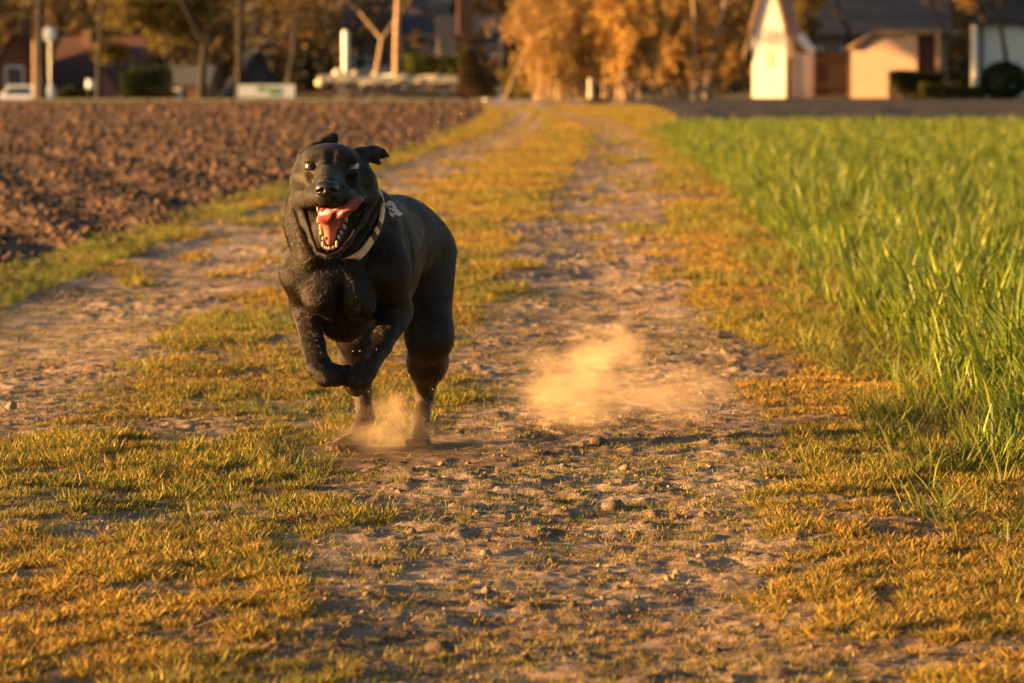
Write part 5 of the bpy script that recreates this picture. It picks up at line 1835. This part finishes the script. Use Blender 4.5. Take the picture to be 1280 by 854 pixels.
# dry tangle of dead roots left of the track middle
q = G(398, 657); V, F = [], []
segs = []
for k in range(110):
    a = r.uniform(0, 6.28); L = r.uniform(0.02, 0.055); p = np.array((q[0] + r.normal(0, 0.022), q[1] + r.normal(0, 0.03), ground_at(q[0], q[1]) + 0.002))
    for s in range(3):
        d = np.array((math.cos(a), math.sin(a), r.uniform(-0.4, 0.9))); d /= np.linalg.norm(d)
        e = p + d * L / 3; e[2] = max(e[2], ground_at(q[0], q[1]) + 0.001)
        segs.append((p, e, 0.0009, 0.0006)); p = e; a += r.normal(0, 0.8)
V, F = tubes(segs, None)
tag(mesh_np("dry_root_tangle", V, F, mat_simple("dead_roots", (0.11, 0.055, 0.028), 0.9, 80, 0.3)), "dark dry tangle of dead roots on the grass before the dog", "dead plant")

# ---- dust thrown up by the paws
def dust(name, c, rad, dens, seed, stretch=(1, 1, 1), hole=0.42):
    rr = np.random.default_rng(seed)
    V, F = [], []
    n1, n2 = 24, 16
    for j in range(n2 + 1):
        th = math.pi * j / n2
        for i in range(n1):
            a = 2 * math.pi * i / n1
            V.append((math.sin(th) * math.cos(a), math.sin(th) * math.sin(a), math.cos(th)))
    for j in range(n2):
        for i in range(n1):
            F.append((j * n1 + i, (j + 1) * n1 + i, (j + 1) * n1 + (i + 1) % n1, j * n1 + (i + 1) % n1))
    m = bpy.data.materials.new("dust"); m.use_nodes = True
    t = m.node_tree; t.nodes.clear()
    out = t.nodes.new("ShaderNodeOutputMaterial"); pv = t.nodes.new("ShaderNodeVolumePrincipled")
    pv.inputs["Color"].default_value = (0.92, 0.68, 0.42, 1)
    pv.inputs["Anisotropy"].default_value = 0.0
    tc = t.nodes.new("ShaderNodeTexCoord")
    ln = t.nodes.new("ShaderNodeVectorMath"); ln.operation = 'LENGTH'; t.links.new(tc.outputs["Object"], ln.inputs[0])
    nz = t.nodes.new("ShaderNodeTexNoise"); nz.noise_dimensions = '4D'; nz.inputs["W"].default_value = seed * 3.1
    nz.inputs["Scale"].default_value = 2.7; nz.inputs["Detail"].default_value = 6; nz.inputs["Roughness"].default_value = 0.62
    t.links.new(tc.outputs["Object"], nz.inputs["Vector"])

    def mth(op, a, b):
        q = t.nodes.new("ShaderNodeMath"); q.operation = op
        for s, v in ((0, a), (1, b)):
            if hasattr(v, "is_linked"): t.links.new(v, q.inputs[s])
            else: q.inputs[s].default_value = v
        return q.outputs[0]
    fall = mth('SUBTRACT', 1.0, ln.outputs["Value"])
    body = mth('ADD', mth('MULTIPLY', fall, 0.75), mth('MULTIPLY', mth('SUBTRACT', nz.outputs["Fac"], hole + 0.22), 1.9))
    body = mth('MULTIPLY', mth('MAXIMUM', body, 0.0), mth('MAXIMUM', fall, 0.0))
    t.links.new(mth('MULTIPLY', body, dens), pv.inputs["Density"])
    t.links.new(pv.outputs[0], out.inputs["Volume"])
    me = bpy.data.meshes.new(name)
    me.from_pydata(V, [], F); me.materials.append(m)
    o = bpy.data.objects.new(name, me); COL.objects.link(o)
    o.location = c; o.scale = rad
    o["kind"] = "stuff"
    return o


dust("dust_cloud", tuple(P(716, 488, 8.35)), (0.24, 0.20, 0.150), 17.0, 1)
dust("dust_cloud", tuple(P(830, 492, 8.45)), (0.30, 0.20, 0.10), 15.0, 2)
dust("dust_cloud", tuple(P(760, 445, 8.9)), (0.20, 0.22, 0.13), 15.0, 5)
dust("dust_cloud", tuple(P(492, 524, 8.02)), (0.10, 0.12, 0.155), 24.0, 3)
dust("dust_cloud", tuple(P(474, 546, 7.90)), (0.21, 0.14, 0.10), 10.0, 4)
dust("dust_cloud", tuple(P(594, 556, 8.02)), (0.18, 0.12, 0.065), 16.0, 6)

# flecks of soil in the air round the dog
V, F = [], []
for k in range(130):
    px, py = (r.normal(500, 70), r.normal(470, 60)) if k < 80 else (r.uniform(380, 1100), r.uniform(60, 520))
    p = P(px, py, r.uniform(7.2, 8.3))
    if p[2] < 0.02: continue
    s = 0.0006 + 0.0008 * r.random() ** 3
    o = len(V)
    V += [p + np.array(d) * s for d in ((1, 0, 0), (-1, 0, 0), (0, 1, 0), (0, -1, 0), (0, 0, 1), (0, 0, -1))]
    F += [(o + a, o + b, o + c) for a, b, c in ((0, 2, 4), (2, 1, 4), (1, 3, 4), (3, 0, 4), (2, 0, 5), (1, 2, 5), (3, 1, 5), (0, 3, 5))]
tag(mesh_np("dust_flecks", V, np.array(F), mat_simple("fleck", (0.6, 0.5, 0.4), 0.6, 50, 0.1)), kind="stuff")
